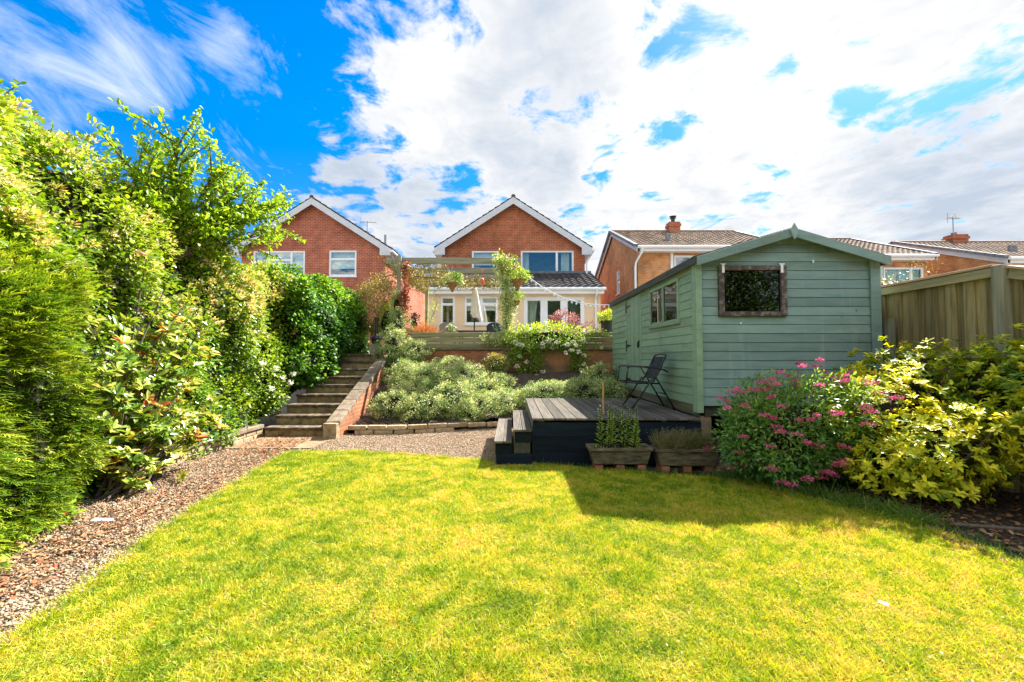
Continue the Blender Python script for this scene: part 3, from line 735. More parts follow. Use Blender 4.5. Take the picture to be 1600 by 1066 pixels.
for i in range(7):
    s0 = i / 7; s1 = (i + .965) / 7
    P = lambda s, x, dz: (x, 7.68 + 2.85 * s, .215 + 1.10 * s + dz)
    c = MB(); c.add([P(s0, -3.262, .0), P(s0, -3.02, .0), P(s1, -3.02, .0), P(s1, -3.262, .0), P(s0, -3.262, .075), P(s0, -3.02, .075), P(s1, -3.02, .075), P(s1, -3.262, .075)], MB.BF)
    c.build('coping', M_coping, sw, bevel=.008)
c = MB(); c.box(-3.268, 7.56, -.03, -3.03, 7.7, .27); c.build('end_pier', M_stone, sw, bevel=.012)

lw = thing('low_block_wall', 'low buff block wall with grey coping holding back the ivy hedge', 'wall', (-4.5, 5.9, 0))
for i in range(-3, 7):
    for j in range(2):
        y0 = 5.9 + i * .29 + (.1 if j else 0); y1 = min(y0 + .275, 7.93)
        b = MB(); b.box(-4.66, y0, -.03 + j * .085, -4.5 + random.uniform(-.012, .012), y1, .05 + j * .085); b.build('block', M_stone, lw, bevel=.012)
for i in range(4):
    b = MB(); b.box(-4.68, 5.88 + i * .515, .142, -4.475 + random.uniform(-.01, .01), 5.88 + i * .515 + .5, .205); b.build('coping', M_coping, lw, bevel=.008)

be = thing('bed_edging', 'curved low edging of buff stone blocks in front of the planted bank', 'edging', (-1.7, 8.1, 0))
def edge_pt(s):      # runs along the front of the bank and curves back to the deck
    x = -3.0 + 2.85 * s; return Vector((x, 8.06 + .74 * max(0, (x + 2.2) / 2.05) ** 1.3 if x > -2.2 else 8.06, 0))
nb = 8
for j in range(2):
    for i in range(nb):
        s0 = (i + (.35 if j == 0 else 0)) / nb; s1 = s0 + .94 / nb
        if s1 > 1.02 or (j == 0 and s0 > .62): continue
        a, b_ = edge_pt(s0), edge_pt(s1); sh = random.uniform(-.012, .012)
        zl = .0 if j == 0 else (.085 - .05 * max(0, (s0 - .55)) / .45)
        m = MB(); m.beam((a.x, a.y + sh, zl + .04), (b_.x, b_.y + sh, zl + .04), .11, .078); m.build('block', M_stone, be, bevel=.012)

# ------------------------------------------------------------------ retaining wall, sleepers
rw = thing('retaining_wall', 'stained orange retaining wall behind the planted bank', 'wall', (0, 11.05, 0))
b = MB(); b.box(-3.0, 10.98, -.04, -.5, 11.18, 1.60, .5); b.build('brick_face', M_brick_old, rw)
b = MB(); b.box(-.5, 10.975, -.04, 5.2, 11.185, 1.60, .5); b.build('rendered_face', M_oldrender, rw)
b = MB(); b.box(-3.05, 10.93, 1.602, 5.2, 11.19, 1.645, .3); b.build('coping', M_coping, rw, bevel=.008)
sl_ = thing('sleeper_wall', 'three olive timber sleepers edging the terrace above the retaining wall', 'sleeper wall', (0, 11.1, 1.65))
for i in range(3):
    for x0, x1 in ((-2.62, -.15), (-.135, 2.75)):
        b = MB(); b.box(x0, 11.02 + random.uniform(-.008, .008), 1.65 + i * .138, x1, 11.13 - .004 * i, 1.65 + i * .138 + .121); b.build('sleeper', M_sleeper, sl_, bevel=.012)

# ------------------------------------------------------------------ deck
dk = thing('deck', 'raised grey timber deck with dark navy skirting beside the green shed', 'deck', (1.4, 7.2, 0))
x = .27
while x < 2.5:
    w = .14; x1 = min(x + w, 2.52); b = MB(); tt = random.random()
    zt = .61; g = 7
    prof = [(x, .582)]
    for i in range(g):
        a = x + (x1 - x) * (i + .12) / g; c_ = x + (x1 - x) * (i + .62) / g; e = x + (x1 - x) * (i + .68) / g; f = x + (x1 - x) * (i + .98) / g
        prof += [(a, zt), (c_, zt), (e, zt - .005), (f, zt - .005)]
    prof += [(x1, .582)]
    b.prism([(px, 5.80, pz) for px, pz in prof], (0, 2.8, 0), tt)
    b.build('deck_board', M_deck, dk); x += w + .009
for i in range(3):
    b = MB(); b.box(.275, 5.83, .0 + i * .193 - .02, 2.52, 5.855, i * .193 + .168); b.build('skirting_board', M_deckpaint, dk, bevel=.003)
for i in range(3):
    b = MB(); b.box(.272, 5.858, .0 + i * .193 - .02, .296, 8.58, i * .193 + .168); b.build('side_board', M_oldwood_y, dk, bevel=.003)
for x in (.34, 1.4, 2.4):
    b = MB(); b.box(x, 5.87, -.04, x + .09, 5.96, .57); b.build('post', M_oldwood_z, dk)
ds = thing('deck_steps', 'two grooved timber steps up to the left side of the deck', 'steps', (0, 6.8, 0))
for x0, x1, z in ((-.24, .0, .32), (.015, .262, .47)):
    for k in range(2):
        a = x0 + (x1 - x0) * k / 2 + .003; c_ = x0 + (x1 - x0) * (k + 1) / 2 - .003; g = 5
        prof = [(a, z - .028)]
        for i in range(g):
            u = lambda f: a + (c_ - a) * (i + f) / g
            prof += [(u(.1), z), (u(.6), z), (u(.66), z - .005), (u(.98), z - .005)]
        prof += [(c_, z - .028)]
        b = MB(); b.prism([(px, 5.74, pz) for px, pz in prof], (0, 2.1, 0)); b.build('tread', M_deck, ds)
    b = MB(); b.box(x0 + .02, 5.77, z - .17, x1 - .004, 5.80, z - .03); b.build('riser_board', M_deckpaint, ds, bevel=.003)
    b = MB(); b.box(x0 + .012, 5.802, -.03, x0 + .035, 7.82, z - .03); b.build('side_board', M_oldwood_y, ds, bevel=.003)
b = MB(); b.box(-.21, 5.765, -.03, .262, 5.79, .148); b.build('riser_board', M_deckpaint, ds, bevel=.003)
b = MB(); b.box(.03, 5.785, .152, .24, 5.80, .295); b.build('infill_board', M_fascia_dark, ds)

# cane on the deck
b = MB(); b.tube([(1.30, 6.22, .61), (1.295, 6.22, .80), (1.30, 6.225, 1.06)], [.014, .0135, .013], 10)
tag(b.build('wooden_stake', M_bamboo, origin=(1.30, 6.22, .61)), 'short golden wooden stake standing upright on the deck', 'stake')

# ------------------------------------------------------------------ shed
SX0, SX1, SY0, SY1, SZ0, SZE, SZR = 2.52, 4.98, 5.9, 10.9, .76, 2.74, 3.10
SXC = (SX0 + SX1) / 2
sh = thing('garden_shed', 'large sage green timber shed with a dark brown framed window', 'shed', (SXC, 8.4, .6))
def roofz(x): return SZE + (SZR - SZE) * (1 - abs(x - SXC) / (SXC - SX0))
def cladding(name, M, u0, u1, z0, ztopf, holes, m, h=.1225, zmax=3.1):
    mb = MB(); z = z0; i = 0
    while z < zmax - .01:
        zb = z + .0025; zt = min(z + h, zmax); t = random.random()
        segs = [(u0, u1)]
        zs = sorted({zb, zt, *[c for hh in holes for c in hh[2:] if zb < c < zt]})
        for a, b in zip(zs, zs[1:]):
            cuts = [(hh[0], hh[1]) for hh in holes if hh[2] < (a + b) / 2 < hh[3]]
            spans = [(u0, u1)]
            for c0, c1 in cuts:
                spans = [s for p, q in spans for s in ((p, min(q, c0)), (max(p, c1), q)) if s[1] - s[0] > .002]
            for p, q in spans:
                pa, qa = ztopf(a, p, q); pb, qb = ztopf(b, p, q)
                if qa - pa < .01: continue
                o = lambda zz: -.013 + .009 * (zz - z) / h
                rr = -.002 if a == zb else o(a)
                # board with a rounded lower edge
                L = [(p, a)]
                vs = [M(pa, .02, a), M(qa, .02, a), M(qa, o(a), a), M(pa, o(a), a), M(pb, .02, b), M(qb, .02, b), M(qb, o(b), b), M(pb, o(b), b)]
                mb.add(vs, MB.BF, t)
        z += h; i += 1
    return mb.build(name, m, sh, bevel=.002)
def gable_clip(z, p, q):
    if z <= SZE: return p, q
    k = (SZR - z) / (SZR - SZE) * (SXC - SX0)
    return max(p, SXC - k), min(q, SXC + k)
W1 = (2.80, 3.72, 1.97, 2.66)
W2 = (6.50, 7.85, 1.95, 2.62)
DR = (8.48, 9.47, .80, 2.68)
cladding('gable_cladding', front(SY0), SX0, SX1, SZ0 - .0, gable_clip, [W1], M_shed)
cladding('side_cladding', sideL(SX0), SY0, SY1, SZ0, lambda z, p, q: (p, q), [W2, DR], M_shed_side, zmax=SZE + .0)
b = MB()      # plain far walls, floor
b.box(SX1 - .02, SY0 + .03, SZ0, SX1, SY1, SZE, .5); b.box(SX0 + .03, SY1 - .02, SZ0, SX1 - .021, SY1, SZE, .5); b.box(SX0 + .03, SY0 + .03, SZ0, SX1 - .021, SY1 - .021, SZ0 + .02, .5)
b.build('plain_wall', M_shed, sh)
for s in (-1, 1):    # roof
    b = MB(); xe = SXC + s * (SXC - SX0 + .07); ze = SZE - .02
    b.add([(SXC, SY0 - .13, SZR + .02), (xe, SY0 - .13, ze + .02), (xe, SY1 + .1, ze + .02), (SXC, SY1 + .1, SZR + .02), (SXC, SY0 - .13, SZR + .055), (xe, SY0 - .13, ze + .055), (xe, SY1 + .1, ze + .055), (SXC, SY1 + .1, SZR + .055)], MB.BF, .5)
    b.build('roof_sheet', M_felt, sh)
    b = MB(); dx = SXC - SX0 + .06; x_e = SXC + s * dx
    b.prism([(SXC + s * .002, SY0 - .165, SZR + .045), (x_e, SY0 - .165, SZE + .015), (x_e, SY0 - .165, SZE - .105), (SXC + s * .002, SY0 - .165, SZR - .075)], (0, .03, 0))
    b.build('barge_board', M_shed, sh, bevel=.004)
b = MB(); b.prism([(SXC, SY0 - .19, SZR + .10), (SXC + .055, SY0 - .19, SZR + .0), (SXC + .01, SY0 - .19, SZR - .115), (SXC - .01, SY0 - .19, SZR - .115), (SXC - .055, SY0 - .19, SZR)], (0, .024, 0)); b.build('finial', M_shed, sh, bevel=.004)
b = MB(); b.box(SX0 - .085, SY0 - .134, SZE - .075, SX0 - .06, SY1 + .1, SZE + .035); b.build('fascia_board', M_fascia_dark, sh, bevel=.004)
b = MB(); b.box(SX1 + .06, SY0 - .134, SZE - .075, SX1 + .085, SY1 + .1, SZE + .035); b.build('fascia_board', M_fascia_dark, sh, bevel=.004)
b = MB(); b.box(SX0 - .038, SY0 - .05, .67, SX0 - .012 + .06, SY0 - .018, SZE - .0); b.build('corner_post', M_shed_side, sh, bevel=.004)
b = MB(); b.box(SX0 - .042, SY0 - .016, .67, SX0 - .017, SY0 + .085, SZE - .03); b.build('corner_post', M_shed_side, sh, bevel=.004)
b = MB(); b.box(SX1 - .12, SY0 - .045, SZ0 - .02, SX1 + .012, SY0 - .018, SZE + .02); b.build('corner_post', M_shed, sh, bevel=.004)
b = MB(); b.box(SX0 - .008, SY0 + .03, .62, SX0 + .03, SY1, SZ0 + .02); b.build('plinth_board', M_plinth, sh, bevel=.003)
b = MB(); b.box(SX0 + .1, SY0 + .04, .62, SX1, SY0 + .1, SZ0 - .003); b.build('bearer', M_fascia_dark, sh)
for X in (2.56, 3.7, 4.8):
    b = MB(); b.box(X, SY0 + .06, -.04, X + .16, SY0 + .3, .615); b.build('support_block', M_stone, sh, bevel=.015)
for X in (2.9, 4.4):
    b = MB(); b.box(X, 8.2, -.04, X + .2, 8.5, .615); b.build('support_block', M_stone, sh, bevel=.015)
# gable window
MF = front(SY0 - .02)
b = MB(); a, e, c, d = W1; f = .075
b.box(a, -.03, c, a + f, .04, d, None, MF); b.box(e - f, -.03, c, e, .04, d, None, MF); b.box(a + f, -.03, c, e - f, .04, c + f * .85, None, MF); b.box(a + f, -.03, d - f * .85, e - f, .04, d, None, MF)
w_ = b.build('window', M_shedwin, sh, bevel=.006)
b = MB(); b.box(a + .05, .01, c + .05, e - .05, .014, d - .05, .5, MF); b.build('pane', M_glass2, w_)
for X in (a + .04, e - .085):
    b = MB(); b.box(X, -.036, d - .10, X + .035, -.031, d + .012, .5, MF); b.box(X - .02, -.036, d + .012, X + .055, -.031, d + .026, .5, MF); b.build('hinge', M_white, w_)
room(sh, MF, a, e, c, d, 1.0, .02)
for X, Z, h in ((3.10, 1.875, .03), (4.10, 2.72, .05)):
    b = MB(); b.lathe([(.006, -h / 2), (.013, -h / 4), (.013, h / 5), (.004, h / 2)], (X, SY0 - .018, Z), 10, .5); b.build('white_cap', M_white, sh, smooth=True)
# side window
MS = sideL(SX0 - .02)
b = MB(); a, e, c, d = W2; f = .05; mm = (a + e) / 2
for p, q, r_, s_ in ((a, a + f, c, d), (e - f, e, c, d), (mm - f * .6, mm + f * .6, c + f, d - f), (a + f, e - f, c, c + f), (a + f, e - f, d - f, d)):
    b.box(p, -.015, r_, q, .04, s_, None, MS)
w_ = b.build('window', M_shed_side, sh, bevel=.004)
for p, q in ((a + f, mm - f * .6), (mm + f * .6, e - f)):
    b = MB(); b.add([MS(p, .012, c + f), MS(q, .005, c + f), MS(q, .005, d - f), MS(p, .012, d - f)], [(0, 1, 2, 3)], .5)
    b.add([MS(p, .016, c + f), MS(q, .009, c + f), MS(q, .009, d - f), MS(p, .016, d - f)], [(0, 1, 2, 3)], .5); b.build('pane', M_glass3, w_)
b = MB(); b.box(a - .04, -.03, c - .03, e + .04, .02, c - .001, None, MS); b.build('sill', M_shed_side, w_, bevel=.004)
room(sh, MS, a, e, c, d, 1.0, .02)
# door
a, e, c, d = DR
b = MB(); n = 8
for i in range(n):
    u0 = a + .012 + (e - a - .024) * i / n; u1 = a + .012 + (e - a - .024) * (i + 1) / n - .006; b.box(u0, -.006, c, u1, .02, d - .02, None, MS)
dr = b.build('door', M_shed_side, sh, bevel=.003)
for z in (2.50, 1.66, .95):
    b = MB(); b.add([MS(e - .02, -.014, z + .035), MS(e - .36, -.014, z + .006), MS(e - .36, -.014, z - .006), MS(e - .02, -.014, z - .035), MS(e - .02, -.0065, z + .035), MS(e - .36, -.0065, z + .006), MS(e - .36, -.0065, z - .006), MS(e - .02, -.0065, z - .035)], MB.BF, .5)
    b.box(e - .02, -.016, z - .12, e + .03, -.006, z + .12, .5, MS); b.build('hinge', M_iron, dr)
b = MB(); b.box(a + .03, -.02, 1.62, a + .10, -.007, 1.74, .5, MS); b.tube([MS(a + .065, -.03, 1.72), MS(a + .065, -.035, 1.66), MS(a + .065, -.03, 1.6)], .012); b.build('latch', M_iron, dr)
for u0, u1 in ((a - .055, a + .008), (e - .008, e + .045)):
    b = MB(); b.box(u0, -.008 + .0, c, u1, .019, d, None, MS) if False else b.box(u0, .0 - .002, c, u1, .019, d, None, MS); b.build('door_trim', M_shed_side, sh)
b = MB(); b.box(SX0 - .09, 10.45, 1.06, SX0 - .022, 10.57, 1.20); tag(b.build('socket_box', M_metalgrey, origin=(SX0 - .05, 10.5, 1.06), bevel=.008), 'small pale grey outdoor socket box fixed on the shed side', 'socket')
# ------------------------------------------------------------------ folding chair on the deck
ch = thing('folding_chair', 'black metal folding garden chair standing open on the deck', 'chair', (2.1, 6.87, .61))
YA, YB = 6.60, 7.13
def ct(name, pts, r=.0125): 
    b = MB(); b.tube(pts, r, 10, .5); return b.build(name, M_chairmetal, ch, smooth=True)
for y in (YA, YB):
    ct('leg', [(1.80, y, .622), (2.06, y, 1.0), (2.13, y, 1.10)])
    ct('leg', [(2.47, y + .028 * (1 if y == YA else -1), .622), (2.25, y + .028 * (1 if y == YA else -1), 1.0), (2.09, y + .028 * (1 if y == YA else -1), 1.265)])
    ct('armrest', [(1.74, y, 1.262), (1.80, y, 1.278), (1.95, y, 1.276), (2.15, y, 1.262), (2.30, y, 1.225), (2.36, y, 1.19)], .013)
    ct('arm_support', [(1.76, y, 1.265), (1.72, y, 1.03)], .011)
ct('back_frame', [(2.13, YA, 1.04), (2.18, YA, 1.12), (2.33, YA, 1.43), (2.345, YA + .04, 1.455), (2.35, (YA + YB) / 2, 1.47), (2.345, YB - .04, 1.455), (2.33, YB, 1.43), (2.18, YB, 1.12), (2.13, YB, 1.04)], .0125)
ct('seat_frame', [(2.24, YA + .015, 1.015), (1.75, YA + .015, 1.04), (1.71, YA + .05, 1.035), (1.71, YB - .05, 1.035), (1.75, YB - .015, 1.04), (2.24, YB - .015, 1.015)], .0125)
for x in (1.80, 2.47): ct('stretcher', [(x + .005, YA + .02, .63), (x + .005, YB - .02, .63)], .009)
ct('stretcher', [(2.32, YA + .03, .86), (2.32, YB - .03, .86)], .009)
b = MB(); n = 8; vs = []
for i in range(n + 1):
    t = i / n; x = 2.165 + (2.325 - 2.165) * t + .018 * math.sin(t * math.pi); z = 1.085 + (1.425 - 1.085) * t
    vs += [(x, YA + .008, z), (x, YB - .008, z), (x + .006, YA + .008, z), (x + .006, YB - .008, z)]
fs = []
for i in range(n):
    o = i * 4; fs += [(o, o + 1, o + 5, o + 4), (o + 2, o + 6, o + 7, o + 3), (o, o + 4, o + 6, o + 2), (o + 1, o + 3, o + 7, o + 5)]
b.add(vs, fs, .5); b.build('backrest', M_chairfab, ch, smooth=True)
b = MB(); vs = []
for i in range(n + 1):
    t = i / n; x = 1.715 + .47 * t; z = 1.04 - .02 * t - .02 * math.sin(t * math.pi)
    vs += [(x, YA + .02, z), (x, YB - .02, z), (x, YA + .02, z + .006), (x, YB - .02, z + .006)]
b.add(vs, fs, .5); b.build('seat', M_chairfab, ch, smooth=True)

# ------------------------------------------------------------------ trough planters on bricks
def planter(cx, cy, label):
    t = thing('trough_planter', label, 'planter', (cx, cy, .07), 'weathered trough planters before the deck')
    w0, w1, d0, d1, z0, z1 = .335, .385, .11, .135, .078, .285
    b = MB()
    P = lambda sx, sy, k: (cx + sx * (w0 + (w1 - w0) * k), cy + sy * (d0 + (d1 - d0) * k), z0 + (z1 - z0) * k)
    th = .03
    for sy in (-1, 1):
        b.add([P(-1, sy, 0), P(1, sy, 0), (P(1, sy, 0)[0], P(1, sy, 0)[1] - sy * th, z0), (P(-1, sy, 0)[0], P(-1, sy, 0)[1] - sy * th, z0), P(-1, sy, 1), P(1, sy, 1), (P(1, sy, 1)[0], P(1, sy, 1)[1] - sy * th, z1), (P(-1, sy, 1)[0], P(-1, sy, 1)[1] - sy * th, z1)], MB.BF)
    for sx in (-1, 1):
        a0 = P(sx, -1, 0); a1 = P(sx, 1, 0); c0 = P(sx, -1, 1); c1 = P(sx, 1, 1); q = .028
        b.add([(a0[0], a0[1] + q, z0), (a1[0], a1[1] - q, z0), (a1[0] - sx * th, a1[1] - q, z0), (a0[0] - sx * th, a0[1] + q, z0), (c0[0], c0[1] + q, z1), (c1[0], c1[1] - q, z1), (c1[0] - sx * th, c1[1] - q, z1), (c0[0] - sx * th, c0[1] + q, z1)], MB.BF)
    b.build('trough', M_planter, t, bevel=.006)
    r_ = MB(); e = .014
    r_.box(cx - w1 - e, cy - d1 - e, z1 - .035, cx + w1 + e, cy - d1 + .012, z1 + .004); r_.box(cx - w1 - e, cy + d1 - .012, z1 - .035, cx + w1 + e, cy + d1 + e, z1 + .004)
    r_.box(cx - w1 - e, cy - d1 + .012, z1 - .035, cx - w1 + .012, cy + d1 - .012, z1 + .004); r_.box(cx + w1 - .012, cy - d1 + .012, z1 - .035, cx + w1 + e, cy + d1 - .012, z1 + .004)
    r_.build('rim', M_planter, t, bevel=.005)
    s = MB(); s.box(cx - w1 + .03, cy - d1 + .03, z1 - .06, cx + w1 - .03, cy + d1 - .03, z1 - .025, .5); s.build('soil', M_soil, t)
    return t
PL = [(1.36, 5.60, 'weathered timber trough planter with tall green weeds'), (2.17, 5.53, 'weathered timber trough planter with brown heather')]
for x, y, l in PL: planter(x, y, l)
bl = {0: 'under the planter of tall weeds', 1: 'under the planter of brown heather'}; pos = {-1: 'left hand red brick', 0: 'middle red brick', 1: 'right hand red brick'}
for k, (px, py, _) in enumerate(PL):
    for s in (-1, 0, 1):
        x = px + s * .27; y = py + .01
        b = MB(); b.box(x - .052, y - .11, -.005, x + .052, y + .105, .068); tag(b.build('brick', M_gbrick, origin=(x, y, 0), bevel=.006), pos[s] + ' ' + bl[k], 'brick', 'bricks carrying the planters')

rbm = MB()
for i in range(26):
    t = i / 25; x = 2.62 + .75 * t + random.uniform(-.05, .05); y = 5.42 - .35 * t + random.uniform(-.1, .1); z = random.uniform(0, .26) * (1 - .3 * t); s = random.uniform(.07, .13)
    d = rdir(10) * s
    me_v = [(x + q[0] * 1.3, y + q[1], max(-.02, z + q[2] * .8)) for q in d]
    import bmesh
    bm = bmesh.new(); vv = [bm.verts.new(q) for q in me_v]; res = bmesh.ops.convex_hull(bm, input=vv)
    bmesh.ops.delete(bm, geom=[v for v in bm.verts if not v.link_faces], context='VERTS')
    bm.verts.index_update(); rbm.add([v.co[:] for v in bm.verts], [tuple(v.index for v in f.verts) for f in bm.faces]); bm.free()
tag(rbm.build('rubble_heap', M_rubble, origin=(3, 5.3, 0), bevel=.012), 'low crumbling heap of pinkish rubble beside the planters', 'rubble')

# ------------------------------------------------------------------ fence along the right
def fence_panel(label, y0, y1, zt0, zt1, x, cap):
    t = thing('timber_fence', label, 'fence', (x, (y0 + y1) / 2, 0), 'timber fence panels behind the golden shrubs')
    zt = lambda y: zt0 + (zt1 - zt0) * (y - y0) / (y1 - y0)
    b = MB(); y = y0; i = 0
    while y < y1 - .02:
        w = min(random.uniform(.10, .145), y1 - y); o = .022 * (i % 2); e = .014
        b.add([(x + o, y, -.03), (x + o, y + w + e, -.03), (x + o + .018, y + w + e, -.03), (x + o + .018, y, -.03), (x + o, y, zt(y) - .03), (x + o, y + w + e, zt(y + w) - .03), (x + o + .018, y + w + e, zt(y + w) - .03), (x + o + .018, y, zt(y) - .03)], MB.BF)
        y += w - .0; i += 1
    b.build('board_panel', M_fence, t, bevel=.002)
    for dz, h in ((-.075, .10), (-.95, .09), (-1.85, .09)):
        b = MB(); b.beam((x - .022, y0, zt(y0) + dz), (x - .022, y1, zt(y1) + dz), .042, h); b.build('rail', M_fence_rail, t, bevel=.004)
    b = MB(); b.beam((x + .005, y0, zt(y0) - .005), (x + .005, y1, zt(y1) - .005), .13, .028); b.build('capping', M_fence_cap, t, bevel=.004)
    return t
FX = 5.17
fence_panel('tall green tinged timber fence panel next to the shed', 4.60, 6.35, 2.40, 2.40, FX, 1)
fence_panel('shorter timber fence panel sloping down beyond the fence post', 2.2, 4.47, 1.62, 2.36, FX, 1)
fence_panel('timber fence panel hidden mostly behind the green shed', 6.36, 11.2, 2.40, 2.40, FX, 1)
for i, (y, z, l) in enumerate([(4.535, 2.385, 'square fence post between the two fence panels')]):
    b = MB(); b.box(FX - .09, y - .055, -.04, FX + .03, y + .055, z); tag(b.build('fence_post', M_oldwood_z, origin=(FX, y, 0), bevel=.006), l, 'post')
b = MB(); b.beam((5.0, 5.78, .04), (5.07, 5.83, 1.93), .035, .15, up=(0, 1, 0)); tag(b.build('leaning_plank', M_oldwood_z, origin=(5.0, 5.78, 0), bevel=.004), 'weathered loose plank leaning upright between shed and fence', 'plank')

# ------------------------------------------------------------------ gabled brick houses behind
def gable_house(name, label, cx, Y, hw, ze, za, brick, holes, oh=.30, depth=9.0, ground=TER, tile=M_rtile_dark, splay=.0):
    t = thing(name, label, 'house', (cx, Y, ground))
    M = front(Y)
    x0, x1 = cx - hw, cx + hw
    pitch = (za - ze) / (hw + oh)
    zw = ze + pitch * oh - .05                   # wall top at the corner, tucked under the roof
    zpk = zw + pitch * hw
    b = MB(); wall_cells(b, M, x0, x1, ground, zw, holes)
    b.add([(x0, Y, zw), (x1, Y, zw), (cx, Y, zpk)], [(0, 1, 2)], .5)
    b.add([(x0, Y, ground), (x0, Y + depth, ground), (x0, Y + depth, zw), (x0, Y, zw)], [(0, 1, 2, 3)], .5)
    b.add([(x1, Y, ground), (x1, Y + depth, ground), (x1, Y + depth, zw), (x1, Y, zw)], [(0, 1, 2, 3)], .5)
    b.add([(x0, Y + depth, ground), (x1, Y + depth, ground), (x1, Y + depth, zw), (cx, Y + depth, zpk), (x0, Y + depth, zw)], [(0, 1, 2, 3, 4)], .5)
    b.build('wall', brick, t)
    L = hw + oh; fo = .32
    roof = None
    for s in (-1, 1):
        b = MB(); O = (cx + s * L, Y - fo, ze); 
        roof_tiles(b, O, (0, depth + .6, 0), (-s * L, 0, za - ze), 26, 13)
        b.prism([(cx + s * L, Y - fo + .02, ze - .03), (cx, Y - fo + .02, za - .03), (cx, Y - fo + .02, za - .09), (cx + s * L, Y - fo + .02, ze - .09)], (0, depth + .55, 0), .3)
        r_ = b.build('roof', tile, t)
        roof = roof or r_
        q = .30
        b = MB(); b.prism([(cx + s * (L - .01), Y - fo - .012, ze - .035), (cx + s * .001, Y - fo - .012, za - .035), (cx + s * .001, Y - fo - .012, za - .035 - q), (cx + s * (L - .48), Y - fo - .012, ze - .035 - q + pitch * .48 - .0), (cx + s * (L - .48), Y - fo - .012, ze - .035 - q + .0), (cx + s * (L - .01), Y - fo - .012, ze - .035 - q + .0)], (0, .03, 0), .5)
        b.build('barge_board', M_barge, t)
        b = MB(); b.box(min(cx + s * (hw - .02), cx + s * (L - .02)), Y - fo + .02, ze - .335, max(cx + s * (hw - .02), cx + s * (L - .02)), Y + depth, ze - .30, .5); b.build('soffit', M_barge, t)
        b = MB(); xs = sorted((cx + s * (L - .03), cx + s * (L - .05))); b.box(xs[0], Y - fo + .03, ze - .335, xs[1], Y + depth, ze - .10, .5); b.build('fascia_board', M_barge, t)
        b = MB(); b.tube([(cx + s * (L + .045), Y - fo - .03, ze - .14), (cx + s * (L + .045), Y + depth, ze - .14)], .058, 10, .5); b.build('gutter', M_white, t)
    b = MB(); b.tube([(cx, Y - fo, za + .005), (cx, Y + depth, za + .005)], .10, 10, .4); b.build('ridge_tile', tile, roof)
    return t

# the house in the middle, with its cream single-storey extension
HY = 19.6
wl = (-1.82, -.62, 5.35, 6.24); wr = (.40, 2.80, 5.22, 6.25)
hm = gable_house('brick_house', 'red brick gabled house with a cream rendered extension behind the pergola', .06, HY, 3.24, 6.32, 8.63, M_brick_a, [wl, wr])
M = front(HY)
window(hm, M, *wl, cols=(1,), transom=(.38,)); window(hm, M, *wr, cols=(2.3, 1))
curtain(hm, M, .5, .78, 5.3, 6.2, .25); curtain(hm, M, 2.25, 2.62, 5.3, 6.2, .25)
bb = MB(); bb.box(-1.75, .14, 5.6, -.7, .15, 6.2, .5, M); bb.build('blind', M_blind, hm)
b = MB(); b.tube([(3.52, HY - .30, 6.1), (3.50, HY - .15, 5.95), (3.37, HY - .09, 5.7), (3.37, HY - .09, 4.9)], .045, 10, .5); b.build('downpipe', M_white, hm)
EY = 17.0
e1 = (-2.80, -2.24, 2.70, 3.80); e2 = (-1.86, -.56, 2.70, 3.80); ed = (.46, 2.84, 1.56, 3.78)
ex0, ex1 = -3.28, 3.47
b = MB(); ME = front(EY); wall_cells(b, ME, ex0, ex1, TER, 4.02, [e1, e2, ed])
for x in (ex0, ex1): b.add([(x, EY, TER), (x, HY - .01, TER), (x, HY - .01, 5.1), (x, EY, 4.0)], [(0, 1, 2, 3)], .5)
b.build('extension_wall', M_render, hm)
window(hm, ME, *e1, cols=(1,), transom=(.26,)); window(hm, ME, *e2, cols=(1, 1), transom=(.26, .26), mull=.10)
window(hm, ME, *ed, cols=(1, 1, 1), fr=.13, mull=.24, name='french_doors', sill=False, depth=2.5)
for x in (1.28, 2.72):
    b = MB(); b.box(x - .015, -.03, 2.5, x + .015, .015, 2.72, .5, ME); b.box(x - .015, -.06, 2.58, x + .10, -.04, 2.605, .5, ME); b.build('door_handle', M_metalgrey, hm)
curtain(hm, ME, .60, 1.02, 1.6, 3.7, .3, taper=.5); 
bb = MB(); bb.box(-1.78, .14, 3.25, -.66, .15, 3.75, .5, ME); bb.build('blind', M_blind, hm)
bb = MB(); bb.box(-1.75, .2, 2.78, -.7, .6, 2.82, .5, ME); [bb.lathe([(.03, 0), (.06, .05), (.045, .16), (.02, .2)], (-1.6 + .22 * i, EY + .35, 2.82), 10) for i in range(4)]
bb.build('windowsill_shelf', M_rattan, hm)
b = MB(); roof_tiles(b, (ex0 - .12, EY - .28, 4.12), (ex1 - ex0 + .24, 0, 0), (0, HY - EY + .24, 1.06), 24, 9, .05, .045); er = b.build('extension_roof', M_rtile_dark, hm)
b = MB(); b.prism([(ex0 - .08, EY - .24, 4.07), (ex0 - .08, HY, 5.10), (ex0 - .08, HY, 5.0), (ex0 - .08, EY - .24, 3.97)], (ex1 - ex0 + .16, 0, 0), .5); b.build('roof_underside', M_barge, hm)
b = MB(); b.box(ex0 - .1, HY - .09, 5.12, ex1 + .1, HY - .004, 5.30, .5); b.build('lead_flashing', M_lead, hm)
b = MB(); b.box(ex0 - .09, EY - .27, 3.87, ex1 + .09, EY - .245, 4.08, .5); b.box(ex0 - .06, EY - .245, 3.87, ex1 + .06, EY - .003, 3.89, .5); b.build('fascia_board', M_white, hm)
b = MB(); b.tube([(ex0 - .15, EY - .335, 4.055), (ex1 + .15, EY - .335, 4.055)], .06, 10, .5); b.build('gutter', M_white, hm)
b = MB(); b.tube([(3.27, EY - .33, 4.0), (3.27, EY - .30, 3.85), (3.27, EY - .06, 3.7), (3.27, EY - .06, 1.5)], .04, 10, .5); b.build('downpipe', M_white, hm)

